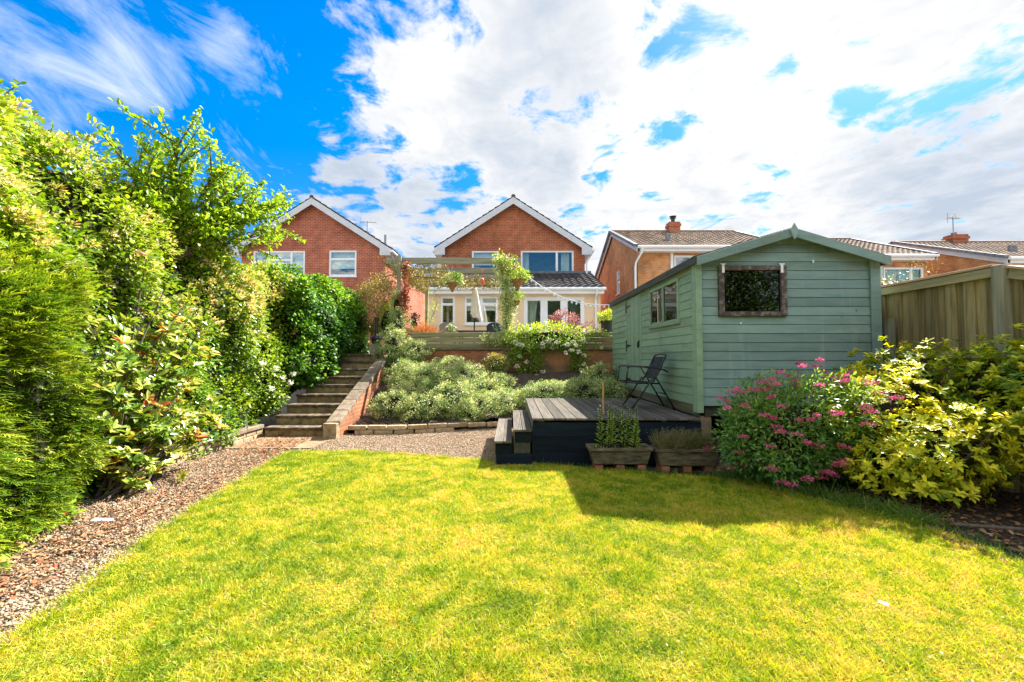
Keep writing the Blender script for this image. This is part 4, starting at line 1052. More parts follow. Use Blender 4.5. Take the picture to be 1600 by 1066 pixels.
# the house on the left
l1 = (-11.75, -9.40, 5.10, 6.24); l2 = (-8.30, -7.06, 5.08, 6.26)
hl = gable_house('brick_house', 'deep red brick gabled house rising behind the ivy hedge', -9.0, HY, 3.27, 6.30, 8.60, M_brick_b, [l1, l2], depth=10.5)
window(hl, M, *l1, cols=(1, 2, 1), transom=(0, .35, 0)); window(hl, M, *l2, cols=(1,), transom=(.32,))
bb = MB(); bb.box(-11.7, .14, 5.5, -9.45, .15, 6.2, .5, M); bb.build('blind', M_blind, hl)
bb = MB(); bb.box(-8.25, .14, 5.45, -7.1, .15, 6.2, .5, M); bb.build('blind', M_blind, hl)
b = MB(); b.tube([(-6.05, 20.6, 6.6), (-6.05, 20.6, 7.25)], .055, 10, .5); b.build('vent_pipe', M_metalgrey, hl)
def aerial(x, y, z0, z1, label, el=.9):
    t = thing('tv_aerial', label, 'aerial', (x, y, z0)); b = MB(); b.tube([(x, y, z0), (x, y, z1)], .022, 8, .5); b.build('mast', M_metalgrey, t)
    b = MB(); b.tube([(x - el * .45, y, z1 - .06), (x + el * .55, y, z1 - .10)], .014, 6, .5)
    for i in range(9):
        u = x - el * .42 + el * .95 * i / 8; b.tube([(u, y - .16, z1 - .06 - .04 * i / 8), (u, y + .16, z1 - .06 - .04 * i / 8)], .008, 6, .5)
    b.tube([(x + el * .3, y, z1 - .1), (x + el * .12, y, z1 + .16)], .01, 6, .5); b.tube([(x - el * .45, y, z1 - .3), (x - el * .40, y, z1 + .18)], .012, 6, .5)
    b.build('antenna', M_metalgrey, t)
aerial(-7.9, 23.5, 7.55, 8.85, 'thin television aerial on the roof of the left house')

# ochre house beyond the shed: ridge runs left to right, gable end to the left
def ridge_house(name, label, xa, xb, y0, y1, ze, zr, brick, fholes, sholes, ground=.8, verge=M_slate, rh=18):
    t = thing(name, label, 'house', ((xa + xb) / 2, (y0 + y1) / 2, ground)); ym = (y0 + y1) / 2; oh = .35
    pt = (zr - ze) / (ym - y0 + oh); zw = ze + pt * oh - .06; zp = zw + pt * (ym - y0)
    b = MB(); wall_cells(b, front(y0), xa, xb, ground, zw, fholes); wall_cells(b, sideL(xa), y0, y1, ground, zw, sholes)
    for x in (xa, xb): b.add([(x, y0, zw), (x, y1, zw), (x, ym, zp)], [(0, 1, 2)], .5)
    b.add([(xb, y0, ground), (xb, y1, ground), (xb, y1, zw), (xb, y0, zw)], [(0, 1, 2, 3)], .5); b.add([(xa, y1, ground), (xb, y1, ground), (xb, y1, zw), (xa, y1, zw)], [(0, 1, 2, 3)], .5)
    b.build('wall', brick, t)
    b = MB(); roof_tiles(b, (xa - .12, y0 - oh, ze), (xb - xa + .24, 0, 0), (0, ym - y0 + oh, zr - ze), int((xb - xa) / .2), rh, .035, .014)
    roof_tiles(b, (xb + .12, y1 + oh, ze), (-(xb - xa + .24), 0, 0), (0, -(ym - y0 + oh), zr - ze), int((xb - xa) / .6), 8, .045, .04)
    for y, s in ((y0 - oh, 1), (y1 + oh, -1)):
        b.prism([(xa - .05, y + s * .03, ze - .02), (xa - .05, ym, zr - .03), (xa - .05, ym, zr - .10), (xa - .05, y + s * .03, ze - .09)], (xb - xa + .1, 0, 0), .3)
    r_ = b.build('roof', M_rtile_brown, t)
    b = MB(); b.tube([(xa - .12, ym, zr + .01), (xb + .12, ym, zr + .01)], .10, 10, .5); b.build('ridge_tile', M_rtile_brown, r_)
    for y in (y0 - oh, y1 + oh):
        for x in (xa - .16, xb + .06):
            n = 14
            b = MB()
            for i in range(n):
                f0, f1 = i / n, (i + 1.05) / n; L = lambda f, dz: (x, y + (ym - y) * f, ze + (zr - ze) * f + dz)
                b.beam(L(f0, .035), L(f1, .02), .16, .11)
            b.build('verge_tiles', verge, t)
            b = MB(); b.prism([(x + .03, y + (ym - y) * .005, ze - .03), (x + .03, ym, zr - .03), (x + .03, ym, zr - .22), (x + .03, y + (ym - y) * .005, ze - .22)], (.03, 0, 0), .5); b.build('barge_board', M_barge, t)
    b = MB(); b.box(xa, y0 - oh + .02, ze - .20, xb, y0 - oh + .045, ze - .03, .5); b.box(xa, y0 - oh + .045, ze - .20, xb, y0 - .002, ze - .18, .5); b.build('fascia_board', M_white, t)
    b = MB(); b.tube([(xa - .1, y0 - oh - .04, ze - .04), (xb + .1, y0 - oh - .04, ze - .04)], .06, 10, .5); b.build('gutter', M_white, t)
    return t, r_
rw1 = (6.70, 8.3, 4.55, 5.62); rs1 = (20.9, 21.55, 4.5, 5.65)
hr, hrr = ridge_house('brick_house', 'ochre brick house with lichened tiled roof beyond the green shed', 5.2, 11.3, 17.85, 26.3, 5.92, 7.82, M_brick_c, [rw1], [rs1])
MR = front(17.85)
window(hr, MR, *rw1, cols=(1, 1.4), transom=(.42, .42)); window(hr, sideL(5.2), *rs1, cols=(1,), transom=(.3,))
b = MB(); b.box(6.55, -.02, 3.5, 8.45, .01, 4.54, .5, MR); b.box(6.55, -.02, 4.54, 6.66, .01, 5.7, .5, MR); b.build('white_panel', M_white, hr)
b = MB(); b.tube([(5.28, 17.46, 5.86), (5.28, 17.5, 5.7), (5.10, 17.78, 5.3), (5.08, 17.79, 5.1), (5.08, 17.79, .9)], .045, 10, .5); b.build('downpipe', M_white, hr)
def chimney(parent, x, y, z0, z1, w=.55, cowl=True, d=.5):
    if not cowl:
        b = MB(); b.box(x - w / 2, y - d / 2, z0, x + w / 2, y + d / 2, z1, .5); b.box(x - w / 2 - .04, y - d / 2 - .04, z1 - .22, x + w / 2 + .04, y + d / 2 + .04, z1 - .10, .4); c = b.build('chimney', M_brick_a, parent)
        p = MB(); p.lathe([(.11, 0), (.10, .12), (.12, .13), (.09, .14)], (x - .08, y, z1), 10, .5); p.build('chimney_pot', M_slate, c); return
    b = MB(); b.box(x - w / 2, y - d / 2, z0, x + w / 2, y + d / 2, z1, .5); b.box(x - w / 2 - .04, y - d / 2 - .04, z1 - .22, x + w / 2 + .04, y + d / 2 + .04, z1 - .10, .4)
    c = b.build('chimney', M_brick_a, parent)
    b = MB(); b.lathe([(.09, 0), (.10, .22), (.16, .24), (.16, .27), (.1, .29), (.19, .34), (.03, .40)], (x, y, z1), 12, .5); b.build('cowl', M_iron, c)
chimney(hrr, 8.25, 22.07, 7.4, 8.28)
b = MB(); b.box(6.75, 18.9, 6.5, 6.95, 19.0, 6.82); b.build('roof_vent', M_slate, hrr)

h2w = (15.35, 17.0, 3.9, 5.12)
bbx = None
h2, h2r = ridge_house('brick_house', 'far tiled roof house with a pale window just above the shed eave', 12.0, 17.15, 17.85, 26, 5.56, 7.38, M_brick_c, [h2w], [], ground=0.2)
window(h2, MR, *h2w, cols=(2.6, 1), transom=None)
b = MB(); b.box(13.0, -.02, 2.5, 15.3, .01, 5.3, .5, MR); b.build('pale_panel', mat('pale_green_panel', (.42, .55, .50), (.34, .46, .42), scale=3, rough=.6, bump=0), h2)
bb = MB(); bb.box(15.4, .14, 3.95, 16.95, .15, 5.08, .5, MR); bb.build('blind', mat('pale_green_blind', (.46, .62, .56), (.38, .54, .48), scale=3, rough=.8, bump=0), h2)
chimney(h2r, 14.75, 22.0, 7.0, 7.55, 1.0, False)
h3, h3r = ridge_house('brick_house', 'farthest tiled roof house showing its brick gable over the fence', 18.55, 27, 16.4, 25.2, 5.12, 6.92, M_brick_c, [], [], ground=-.3)
chimney(h3r, 21.4, 20.8, 6.6, 7.28, .72, False)
b = MB(); b.box(20.2, 17.5, 5.6, 20.5, 17.6, 5.95); b.build('roof_vent', M_slate, h3r)
aerial(21.15, 20.65, 6.9, 8.15, 'television aerial on a tall mast beside the far chimney', .6)
# neighbour's low lean-to just over the fence
t = thing('garden_shelter', 'low dark roofed shelter with white fascia just over the fence', 'shelter', (12.2, 14.5, 0))
b = MB(); b.box(11.95, 14.2, -.04, 13.6, 15.6, 3.55, .5); b.build('wall', M_render, t)
b = MB(); roof_tiles(b, (11.8, 14.0, 3.72), (2.0, 0, 0), (0, 1.6, .4), 8, 5); b.build('roof', M_rtile_dark, t)
b = MB(); b.box(11.8, 14.0, 3.55, 13.8, 14.03, 3.70, .5); b.build('fascia_board', M_white, t)

# ------------------------------------------------------------------ pergola
pg = thing('pergola', 'grey timber pergola with four crossbeams over the terrace steps', 'pergola', (-1.5, 13, TER))
for i, (y, x0, x1) in enumerate(((11.3, -3.3, .22), (12.6, -3.1, .15), (13.65, -3.1, .15), (14.72, -3.1, .15))):
    b = MB(); b.box(x0, y, 3.86, x1, y + .05, 4.02); b.build('beam', M_oldwood_x, pg, bevel=.004)
for x in (-2.99, -.16):
    b = MB(); b.box(x, 11.36, 3.70, x + .05, 14.70, 3.84); b.build('side_beam', M_oldwood_y, pg, bevel=.004)
for x, y, zt in ((-2.98, 11.2, 4.06), (-.19, 11.2, 4.06), (-2.93, 14.6, 3.85), (-.19, 14.6, 3.85)):
    b = MB(); b.box(x, y, TER - .02, x + .10, y + .095, zt); b.build('post', M_oldwood_z, pg, bevel=.006)
b = MB(); b.beam((-2.9, 11.25, 3.55), (-3.2, 11.29, 3.9), .05, .06); b.build('brace', M_oldwood_x, pg)

# ------------------------------------------------------------------ parasol, table, chairs on the terrace
pr = thing('parasol', 'closed cream parasol on a dark pole standing over the terrace table', 'parasol', (-1.3, 15.0, TER))
px_, py_ = -1.3, 15.0
b = MB(); b.tube([(px_, py_, TER), (px_, py_, 3.86)], .022, 10, .5); b.build('pole', M_iron, pr)
n = 40; vs = []; fs = []
prof = [(3.84, .03), (3.78, .07), (3.5, .10), (3.2, .125), (2.95, .15), (2.80, .18), (2.76, .17)]
for j, (z, r) in enumerate(prof):
    for k in range(n):
        a = k * 2 * math.pi / n; rr = r * (1 + .22 * math.sin(8 * a + .5 * math.sin(3 * a)) * min(1, j / 2)); dz = -.10 * math.cos(a) * (j > 4) + .04 * math.sin(4 * a) * (j > 4)
        vs.append((px_ + .06 * (3.84 - z) + rr * math.cos(a), py_ + rr * math.sin(a), z + dz))
for j in range(len(prof) - 1):
    for k in range(n): fs.append((j * n + k, j * n + (k + 1) % n, (j + 1) * n + (k + 1) % n, (j + 1) * n + k))
b = MB(); b.add(vs, fs, .5); b.build('canopy', M_parasol, pr, smooth=True)
b = MB(); b.lathe([(.03, 0), (.045, .03), (.02, .10)], (px_, py_, 3.84), 10); b.build('finial', M_iron, pr)
tb_ = thing('garden_table', 'dark terrace table under the closed parasol', 'table', (-1.2, 15.0, TER))
b = MB(); b.box(-1.85, 14.5, 2.27, -.60, 15.5, 2.31); b.build('tabletop', M_iron, tb_, bevel=.008)
for x in (-1.78, -.72):
    for y in (14.56, 15.38): b = MB(); b.box(x, y, TER, x + .05, y + .05, 2.27); b.build('leg', M_iron, tb_)
def terrace_chair(x, y, m, label, cat='chair', face=1):
    t = thing('terrace_chair', label, cat, (x, y, TER), 'chairs round the terrace table')
    b = MB(); b.box(x - .24, y - .24, 1.92, x + .24, y + .24, 1.97); b.build('seat', m, t, bevel=.015)
    vs = []; fs = []; n = 12
    for k, dy in ((0, 0), (1, .03)):
        for i in range(n + 1):
            u = -1 + 2 * i / n; h = 2.52 - .10 * abs(u) ** 3
            vs += [(x + .26 * u, y - face * (.22 + .02) + dy + face * .10 * u * u, 1.97), (x + .27 * u, y - face * (.28) + dy + face * .10 * u * u, h)]
    q = 2 * (n + 1)
    for i in range(n):
        o = 2 * i; fs += [(o, o + 2, o + 3, o + 1), (q + o, q + o + 1, q + o + 3, q + o + 2), (o + 1, o + 3, q + o + 3, q + o + 1)]
    b = MB(); b.add(vs, fs, .5); b.build('backrest', m, t, smooth=True)
    for sx in (-1, 1):
        for sy in (-1, 1): b = MB(); b.tube([(x + sx * .22, y + sy * .21, TER), (x + sx * .20, y + sy * .2, 1.93)], .018, 8); b.build('leg', M_iron, t)
terrace_chair(-2.05, 14.0, M_rattan, 'taupe rounded chair at the left of the terrace table')
terrace_chair(-.55, 14.1, M_chairfab, 'black chair at the right of the terrace table')

# ------------------------------------------------------------------ pots, baskets and lights
def basket(x, y, z, r, hook, label):
    t = thing('hanging_basket', label, 'hanging basket', (x, y, z), 'hanging baskets on the pergola')
    b = MB(); b.lathe([(.015, -r * 1.45), (.03, -r * 1.35), (r * .45, -r * .75), (r * .82, -r * .25), (r, 0), (r * .9, .0)], (x, y, z), 18); b.build('basket', M_terra, t, smooth=True)
    b = MB()
    for k in range(3):
        a = k * 2.1 + .4; b.tube([(x + r * .95 * math.cos(a), y + r * .95 * math.sin(a), z), hook], .004, 5, .5)
    b.build('chain', M_metalgrey, t)
    return t
hb1 = basket(-1.56, 11.33, 3.36, .17, (-1.56, 11.33, 3.86), 'leafy hanging basket under the middle of the pergola beam')
hb2 = basket(.14, 11.2, 3.42, .20, (.14, 11.2, 3.98), 'upper hanging basket with bright fern on the ivy clad pergola post')
hb3 = basket(.09, 11.25, 2.88, .15, (.14, 11.25, 3.3), 'lower hanging basket with trailing plants beneath the fern basket')
b = MB(); b.lathe([(.02, 0), (.05, .04), (.06, .1), (.03, .16), (.012, .2)], (-.82, 12.0, 3.42), 12, .5); b.tube([(-.82, 12.0, 3.6), (-.82, 12.0, 3.86)], .004, 5)
tag(b.build('glass_lantern', mat('pink_glass', (.75, .10, .14), (.6, .07, .1), rough=.2, bump=0), origin=(-.82, 12, 3.4), smooth=True), 'small pink glass ornament hanging beside the parasol', 'ornament')

sl2 = thing('string_lights', 'white cable of small festoon bulbs sagging from pergola to shed', 'string lights', (.2, 11.2, 3.9))
pts = []
p0 = Vector((.22, 11.2, 3.68)); p1 = Vector((2.47, 10.8, 2.72))
for i in range(41):
    t = i / 40; p = p0.lerp(p1, t); p.z -= .50 * 4 * t * (1 - t) * (1 - .15 * t) * .62; pts.append(p)
b = MB(); b.tube(pts, .011, 6, .5); b.build('cable', M_cable, sl2)
for i in range(1, 40, 2):
    b = MB(); p = pts[i]; b.lathe([(.006, .0), (.01, -.02), (.024, -.045), (.02, -.07), (.004, -.08)], p, 8, .5); b.build('bulb', M_white, sl2)

def pot(name, x, y, z, r0, r1, h, m, label, cat='pot'):
    t = thing(name, label, cat, (x, y, z)); b = MB()
    b.lathe([(r0, 0), (r0 + (r1 - r0) * .86, h * .86), (r1 + .012, h * .87), (r1 + .012, h), (r1 - .015, h), (r1 - .02, h - .03)], (x, y, z), 20); b.build('pot', m, t)
    return t
pt1 = pot('potted_plant', 2.47, 11.28, 2.06 - .0, .13, .17, .30, M_pot, 'black pot of bright yellow green foliage behind the shed corner', 'potted plant')
pt2 = pot('potted_plant', -2.35 + .75, 11.4, 1.80, .10, .13, .26, M_terra, 'small pot of white daisies on the sleeper wall', 'potted plant')
pt3 = pot('potted_shrub', 1.46, 12.3, TER, .2, .26, .40, M_terra, 'potted shrub with frothy pink leaves before the french doors', 'potted shrub')
pt4 = pot('potted_plant', -3.43, 11.0, 1.74, .10, .14, .16, M_pot, 'dark pot of purple flowers at the top of the stairs', 'potted plant')
b = MB(); b.lathe([(.10, 0), (.10, .02), (.05, .06), (.035, .40), (.06, .52), (.02, .56)], (-3.43, 11.0, 1.88), 14, .5); b.build('black_urn', M_iron, pt4)
pbx = MB(); pbx.box(-3.56, 10.9, 1.495, -3.30, 11.15, 1.735); tag(pbx.build('planter_box', M_oldwood_z, origin=(-3.4, 11, 1.5), bevel=.008), 'small wooden box stand at the top of the stairs', 'box')
# bits on the lawn and path
b = MB(); b.add([(2.07, 2.515, .035), (2.10, 2.48, .03), (2.115, 2.49, .04), (2.085, 2.525, .04)], [(0, 1, 2, 3)], .5); b.add([(2.07, 2.515, .033), (2.10, 2.48, .028), (2.115, 2.49, .038), (2.085, 2.525, .038)], [(3, 2, 1, 0)], .5)
tag(b.build('paper_scrap', M_paper, origin=(2.1, 2.5, .03)), 'small white scrap of paper lying on the lawn', 'litter')
b = MB(); b.box(-3.62, 3.78, .0, -3.46, 3.84, .022); tag(b.build('plant_label', M_paper, origin=(-3.5, 3.8, 0), bevel=.01), 'white plastic strip lying at the foot of the conifer hedge', 'litter')
b = MB(); b.tube([(3.62, 3.62, .05), (4.05, 3.45, .07), (4.5, 3.12, .05)], [.012, .016, .01], 8); tag(b.build('fallen_stick', M_bark, origin=(4, 3.4, .05)), 'pale fallen stick lying across the dark mulch', 'stick')
b = MB(); b.box(-4.05, 2.3, -.03, -3.72, 3.75, .02); tag(b.build('stone_slab', mat('brown_flat_stone', (.30, .20, .13), (.2, .13, .085), scale=7, rough=.95, bump=.5), origin=(-3.9, 3, 0), bevel=.02), 'flat brown edging stone at the foot of the conifer hedge', 'stone')
# ------------------------------------------------------------------ hedges along the left
def hedge_surface(n, y0, y1, xf, zb, zt, dp, amp=.16, bias_top=1.0):
    """random points on the lumpy front and top of a hedge, with outward directions"""
    y = rng.uniform(y0, y1, n); H = zt(y) - zb(y)
    u = rng.random(n) * (H + dp * bias_top)
    fr = u < H
    z = np.where(fr, zb(y) + u, zt(y)); t = np.where(fr, 0, (u - H) / bias_top)
    k = (z - zb(y)) / H
    lum = amp * (np.sin(y * 3.1 + z * 1.3) + np.sin(z * 3.7 - y * 1.9 + 1) + np.sin(y * 7.3 + z * 5.1) * .6 + np.sin(z * 8.1 - y * 5.7) * .5)
    x = xf(y, k) - t + np.where(fr, lum, 0); z = z + np.where(fr, 0, lum * .9 - .25 * (t / dp) ** 2)
    O = np.stack([np.where(fr, 1.0, .25), np.full(n, -.15), np.where(fr, .25 + .5 * k ** 3, 1.0)], 1)
    return np.stack([x, y, z], 1), nrm(O)

def hedge_core(parent, y0, y1, xf, zb, zt, dp, inset=.22, m=None):
    mb = MB(); ny = 40; nz = 14; vs = []; fs = []
    ys = np.linspace(y0, y1, ny)
    for y in ys:
        ya = np.array([y])
        zb_, zt_ = float(zb(ya)[0]) - .05, float(zt(ya)[0]) - inset
        row = []
        for j in range(nz):
            k = j / (nz - 1); row.append((float(xf(ya, np.array([k]))[0]) - inset + .05 * math.sin(y * 5 + k * 9), y, zb_ + (zt_ - zb_) * k))
        row.append((row[-1][0] - dp * .9, y, zt_ - .1)); row.append((row[0][0] - dp * .9, y, zb_))
        vs += row
    w = nz + 2
    for i in range(ny - 1):
        for j in range(w): fs.append((i * w + j, i * w + (j + 1) % w, (i + 1) * w + (j + 1) % w, (i + 1) * w + j))
    fs.append(tuple(range(w))); fs.append(tuple(range((ny - 1) * w, ny * w))[::-1])
    mb.add(vs, fs, .5); return mb.build('shade_core', m or M_shade_and_stem, parent, smooth=True)  # solid dark core behind the leaves, inner shade put into its colour

cst = lambda v: (lambda y: np.full(np.shape(y), float(v)))
# clipped conifer hedge nearest the camera
con = thing('conifer_hedge', 'feathery clipped conifer hedge at the near end of the gravel path', 'hedge', (-4.4, 3.2, 0))
zt_c = lambda y: 2.30 - .35 * np.clip(y - 3.6, 0, 2)
xf_c = lambda y, k: -3.80 - .32 * np.maximum(y - 3.2, -1.2) - .25 * k ** 3 + .10 * np.sin(k * 3.1)
C, O = hedge_surface(4800, 1.5, 3.95, xf_c, cst(.02), zt_c, .5, .10)
C[:, 0] += .05
P, D, N = clumps(C, O, .11, 3, 1.0, .35, .40, 1.3, .1, .5, .18)
tn = np.clip(np.repeat(.30 + .35 * rng.random(len(C)) + .15 * np.sin(C[:, 1] * 4 + C[:, 2] * 9), 3) + rng.normal(0, .2, len(P)), 0, 1)
a = leaf_arrays(P, D, N, rng.uniform(.08, .17, len(P)), rng.uniform(.06, .11, len(P)), tn, 'spray')
build_np('foliage', *a, L_conifer, con)
hedge_core(con, 1.5, 3.9, xf_c, cst(0), zt_c, .9, .16)

# honeysuckle and ivy billowing over it, up to the tree
hon = thing('honeysuckle_hedge', 'tall billowing honeysuckle hedge with cream flowers beside the path', 'hedge', (-4.8, 5, 0))
zt_h = lambda y: np.interp(y, [1.4, 3, 3.6, 4.4, 5.2, 6.3, 7.2, 8.4, 9.6], [3.75, 3.72, 3.62, 3.78, 3.82, 3.75, 3.45, 3.1, 3.0]) + .08 * np.sin(y * 5)
zb_h = lambda y: np.interp(y, [1.4, 3.0, 3.7, 4.0, 8.0, 9.6], [1.7, 1.6, 1.2, .1, .1, .9]) + .18 * np.sin(y * 7)
xf_h = lambda y, k: np.interp(y, [1.4, 3.2, 4.4, 5.5, 8.4, 9.6], [-3.75, -3.98, -4.48, -4.68, -4.70, -4.58]) - .45 * np.clip(k, 0, 1) ** 3
C, O = hedge_surface(4100, 1.4, 9.6, xf_h, zb_h, zt_h, 1.3, .12)
per = 16
P, D, N = clumps(C, O, .16, per, .5, .7, .6, .75, .6, .9, .25)
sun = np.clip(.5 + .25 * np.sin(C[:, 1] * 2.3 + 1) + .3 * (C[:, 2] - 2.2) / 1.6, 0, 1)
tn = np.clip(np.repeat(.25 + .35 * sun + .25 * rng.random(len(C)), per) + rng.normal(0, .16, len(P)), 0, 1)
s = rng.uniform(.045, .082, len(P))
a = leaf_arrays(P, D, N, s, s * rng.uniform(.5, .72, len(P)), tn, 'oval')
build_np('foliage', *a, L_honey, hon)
hedge_core(hon, 1.4, 9.5, xf_h, zb_h, zt_h, 1.2, .22)
def flower_clusters(name, C, O, per, rc, L, m, parent, tint=None, W=.35):
    P, D, N = clumps(C, O, rc, per, .8, .8, .4, .4, .8, .7)
    s = rng.uniform(L * .7, L * 1.2, len(P)); t = np.clip(rng.normal(.55, .28, len(P)), 0, 1)
    return build_np(name, *leaf_arrays(P, D, N, s, s * W, t, 'rhomb'), m, parent)
i = rng.choice(len(C), 1000, p=(lambda w: w / w.sum())((.15 + vnoise(C[:, 1], C[:, 2], 1.1, 31) ** 3) * (C[:, 1] > 3.2) * (C[:, 2] > 1.7)))
flower_clusters('flower', C[i] + O[i] * .10, O[i], 14, .06, .055, L_flower_cream, hon, W=.36)
# loose shoots standing out of the top
TP = []; TD = []
for k in range(26):
    b = MB(); y = rng.uniform(3.2, 6.0); x = float(xf_h(np.array([y]), np.array([1.0]))[0]) - rng.uniform(.1, .7); z = float(zt_h(np.array([y]))[0]) - .05
    d = Vector((rng.normal(.15, .25), rng.normal(0, .25), 1)).normalized(); L = rng.uniform(.15, .5); pts = [Vector((x, y, z)) + d * L * q + Vector((.05 * q * q, 0, -.04 * q * q)) for q in (0, .35, .7, 1)]
    b.tube(pts, [.007, .006, .005, .003], 5); b.build('shoot', M_bark, hon)
    for q in np.linspace(.15, 1, 10): p = pts[0].lerp(pts[-1], q); TP.append(p[:]); TD.append((rng.normal(), rng.normal(), .4))
TP = np.array(TP); TD = np.array(TD); TP = np.repeat(TP, 2, 0); TD = np.concatenate([TD, -TD * [1, 1, -1]])[np.argsort(np.r_[np.arange(len(TD)), np.arange(len(TD))])]
build_np('shoot_foliage', *leaf_arrays(TP, TD, rdir(len(TP)) + [0, 0, 1], .055, .03, np.clip(rng.normal(.5, .2, len(TP)), 0, 1), 'oval'), L_honey, hon)

# glossy ivy climbing beside the stairs
ivy = thing('ivy_hedge', 'dark glossy ivy hedge hanging over the garden stairs', 'hedge', (-5, 10, 0))
zt_i = lambda y: np.interp(y, [8.0, 9, 10, 11, 12, 13.2], [3.0, 3.05, 3.2, 3.3, 3.35, 3.1]) + .07 * np.sin(y * 6)
zb_i = lambda y: np.interp(y, [8.0, 8.6, 11, 13.2], [.35, .5, 1.45, 1.5])
xf_i = lambda y, k: np.interp(y, [8.0, 9.0, 10.5, 11.5, 13.2], [-4.62, -4.45, -4.25, -4.25, -4.6]) + .15 * np.sin(np.clip(k, 0, 1) * 3.1) - .5 * np.clip(k, 0, 1) ** 3
C, O = hedge_surface(2000, 9.1, 13.2, xf_i, zb_i, zt_i, 1.2, .12)
per = 17
P, D, N = clumps(C, O, .17, per, .4, .6, .6, .6, .9, .9, .35)
tn = np.clip(np.repeat(.25 + .3 * rng.random(len(C)) + .22 * (C[:, 2] > 2.6) + .15 * np.sin(C[:, 1] * 3), per) + rng.normal(0, .2, len(P)), 0, 1)
s = rng.uniform(.05, .085, len(P))
build_np('foliage', *leaf_arrays(P, D, N, s, s * rng.uniform(.75, 1.0, len(P)), tn, 'ivy'), L_ivy, ivy)
hedge_core(ivy, 9.1, 13.2, xf_i, zb_i, zt_i, 1.1, .2)

# low ivy and honeysuckle skirts spilling over the low wall
def bush(name, label, cat, c, rad, ncl, per, rc, L, W, tpl, m, tint=(.5, .2, .2), core=.72, lumpy=.25, group=None, clump_kw=None, top_bright=.25, stems=0, inner=.25, zmin=None, corem=None):
    t = thing(name, label, cat, (c[0], c[1], max(0, c[2] - rad[2])), group)
    C, O = blob_clumps(ncl, c, rad, lumpy, inner=inner)
    if zmin is not None:
        ok = C[:, 2] > zmin; C, O = C[ok], O[ok]
    P, D, N = clumps(C, O, rc, per, **(clump_kw or {}))
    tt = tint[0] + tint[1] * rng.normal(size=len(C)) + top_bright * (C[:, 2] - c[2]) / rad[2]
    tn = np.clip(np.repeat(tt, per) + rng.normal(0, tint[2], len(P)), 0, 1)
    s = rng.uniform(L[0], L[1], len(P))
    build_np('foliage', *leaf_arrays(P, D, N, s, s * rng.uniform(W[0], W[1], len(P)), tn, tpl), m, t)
    if core:
        b = MB(); n, k = 14, 20; vs = []; fs = []
        for j in range(n + 1):
            th = math.pi * j / n
            for i in range(k):
                ph = 2 * math.pi * i / k; d = np.array([[math.sin(th) * math.cos(ph), math.sin(th) * math.sin(ph), math.cos(th)]])
                r = core * (1 + lumpy * float(lump(d)[0])); v = np.array(c) + d[0] * np.array(rad) * r
                vs.append((v[0], v[1], max(v[2], zmin if zmin is not None else -.02)))
        for j in range(n):
            for i in range(k): fs.append((j * k + i, j * k + (i + 1) % k, (j + 1) * k + (i + 1) % k, (j + 1) * k + i))
        b.add(vs, fs, .5); b.build('shade_core', corem or M_shade_and_stem, t, smooth=True)
    if stems:
        for i in range(stems):
            b = MB(); j = rng.integers(len(C)); e = Vector(C[j]); q = Vector((c[0] + rng.normal(0, .08), c[1] + rng.normal(0, .08), max(0, c[2] - rad[2])))
            b.tube([q, q.lerp(e, .5) + Vector((0, 0, .08)), e], [.012, .009, .004], 6)
            b.build('stem', M_bark, t)
    return t, C, O
bush('honeysuckle_bush', 'low yellow green honeysuckle spilling over the block wall', 'bush', (-5.0, 7.4, .62), (.40, .85, .52), 330, 14, .11, (.04, .07), (.5, .7), 'oval', L_honey, (.6, .12, .18), zmin=.02)
bush('ivy_bush', 'ivy mound spreading over the left edge of the upper steps', 'bush', (-4.42, 9.6, 1.25), (.42, 1.0, .5), 330, 14, .11, (.045, .075), (.75, 1), 'ivy', L_ivy, (.5, .12, .2), zmin=.4)
bush('ivy_bush', 'dark ground ivy beneath the photinia shrub', 'bush', (-4.62, 5.1, .22), (.40, .65, .34), 220, 12, .1, (.04, .07), (.7, .95), 'ivy', L_ivy, (.4, .12, .2), zmin=.01)
bush('weed_clump', 'low leafy weeds at the foot of the conifer hedge', 'weeds', (-3.78, 3.15, .06), (.16, .7, .16), 70, 9, .08, (.04, .085), (.45, .7), 'oval', L_herb, (.35, .15, .2), core=0, zmin=.0)
flower_t = thing('climbing_rose', 'pale pink rose blooms threading through the ivy hedge', 'rose', (-4.5, 8.4, .8))
C2 = np.array([(-4.38, 8.3, 1.02), (-4.30, 8.55, 1.08), (-4.34, 8.5, .92), (-4.4, 8.1, 1.2), (-4.42, 7.7, 1.3), (-4.4, 8.7, 1.25), (-4.36, 7.9, .85), (-4.28, 9.0, 1.2)])
for q in C2: flower_clusters('bloom', q[None], np.array([[1, -.3, .3]]), 26, .045, .05, L_petal_white, flower_t, W=.8)
# blue green blades of an iris by the low wall
t = thing('iris_clump', 'grey green iris blades leaning behind the low block wall', 'plant', (-4.72, 7.15, .2))
n = 60; P = np.array([-4.68, 7.1, .18]) + rng.normal(0, 1, (n, 3)) * [.07, .2, .02]; D = np.array([.25, -.15, 1.0]) + rng.normal(0, .28, (n, 3))
build_np('foliage', *leaf_arrays(P, D, rdir(n), rng.uniform(.3, .6, n), .028, rng.random(n), 'blade'), leafmat('iris_blade', [(0, (.05, .11, .09)), (1, (.26, .36, .33))], .2, .4), t)

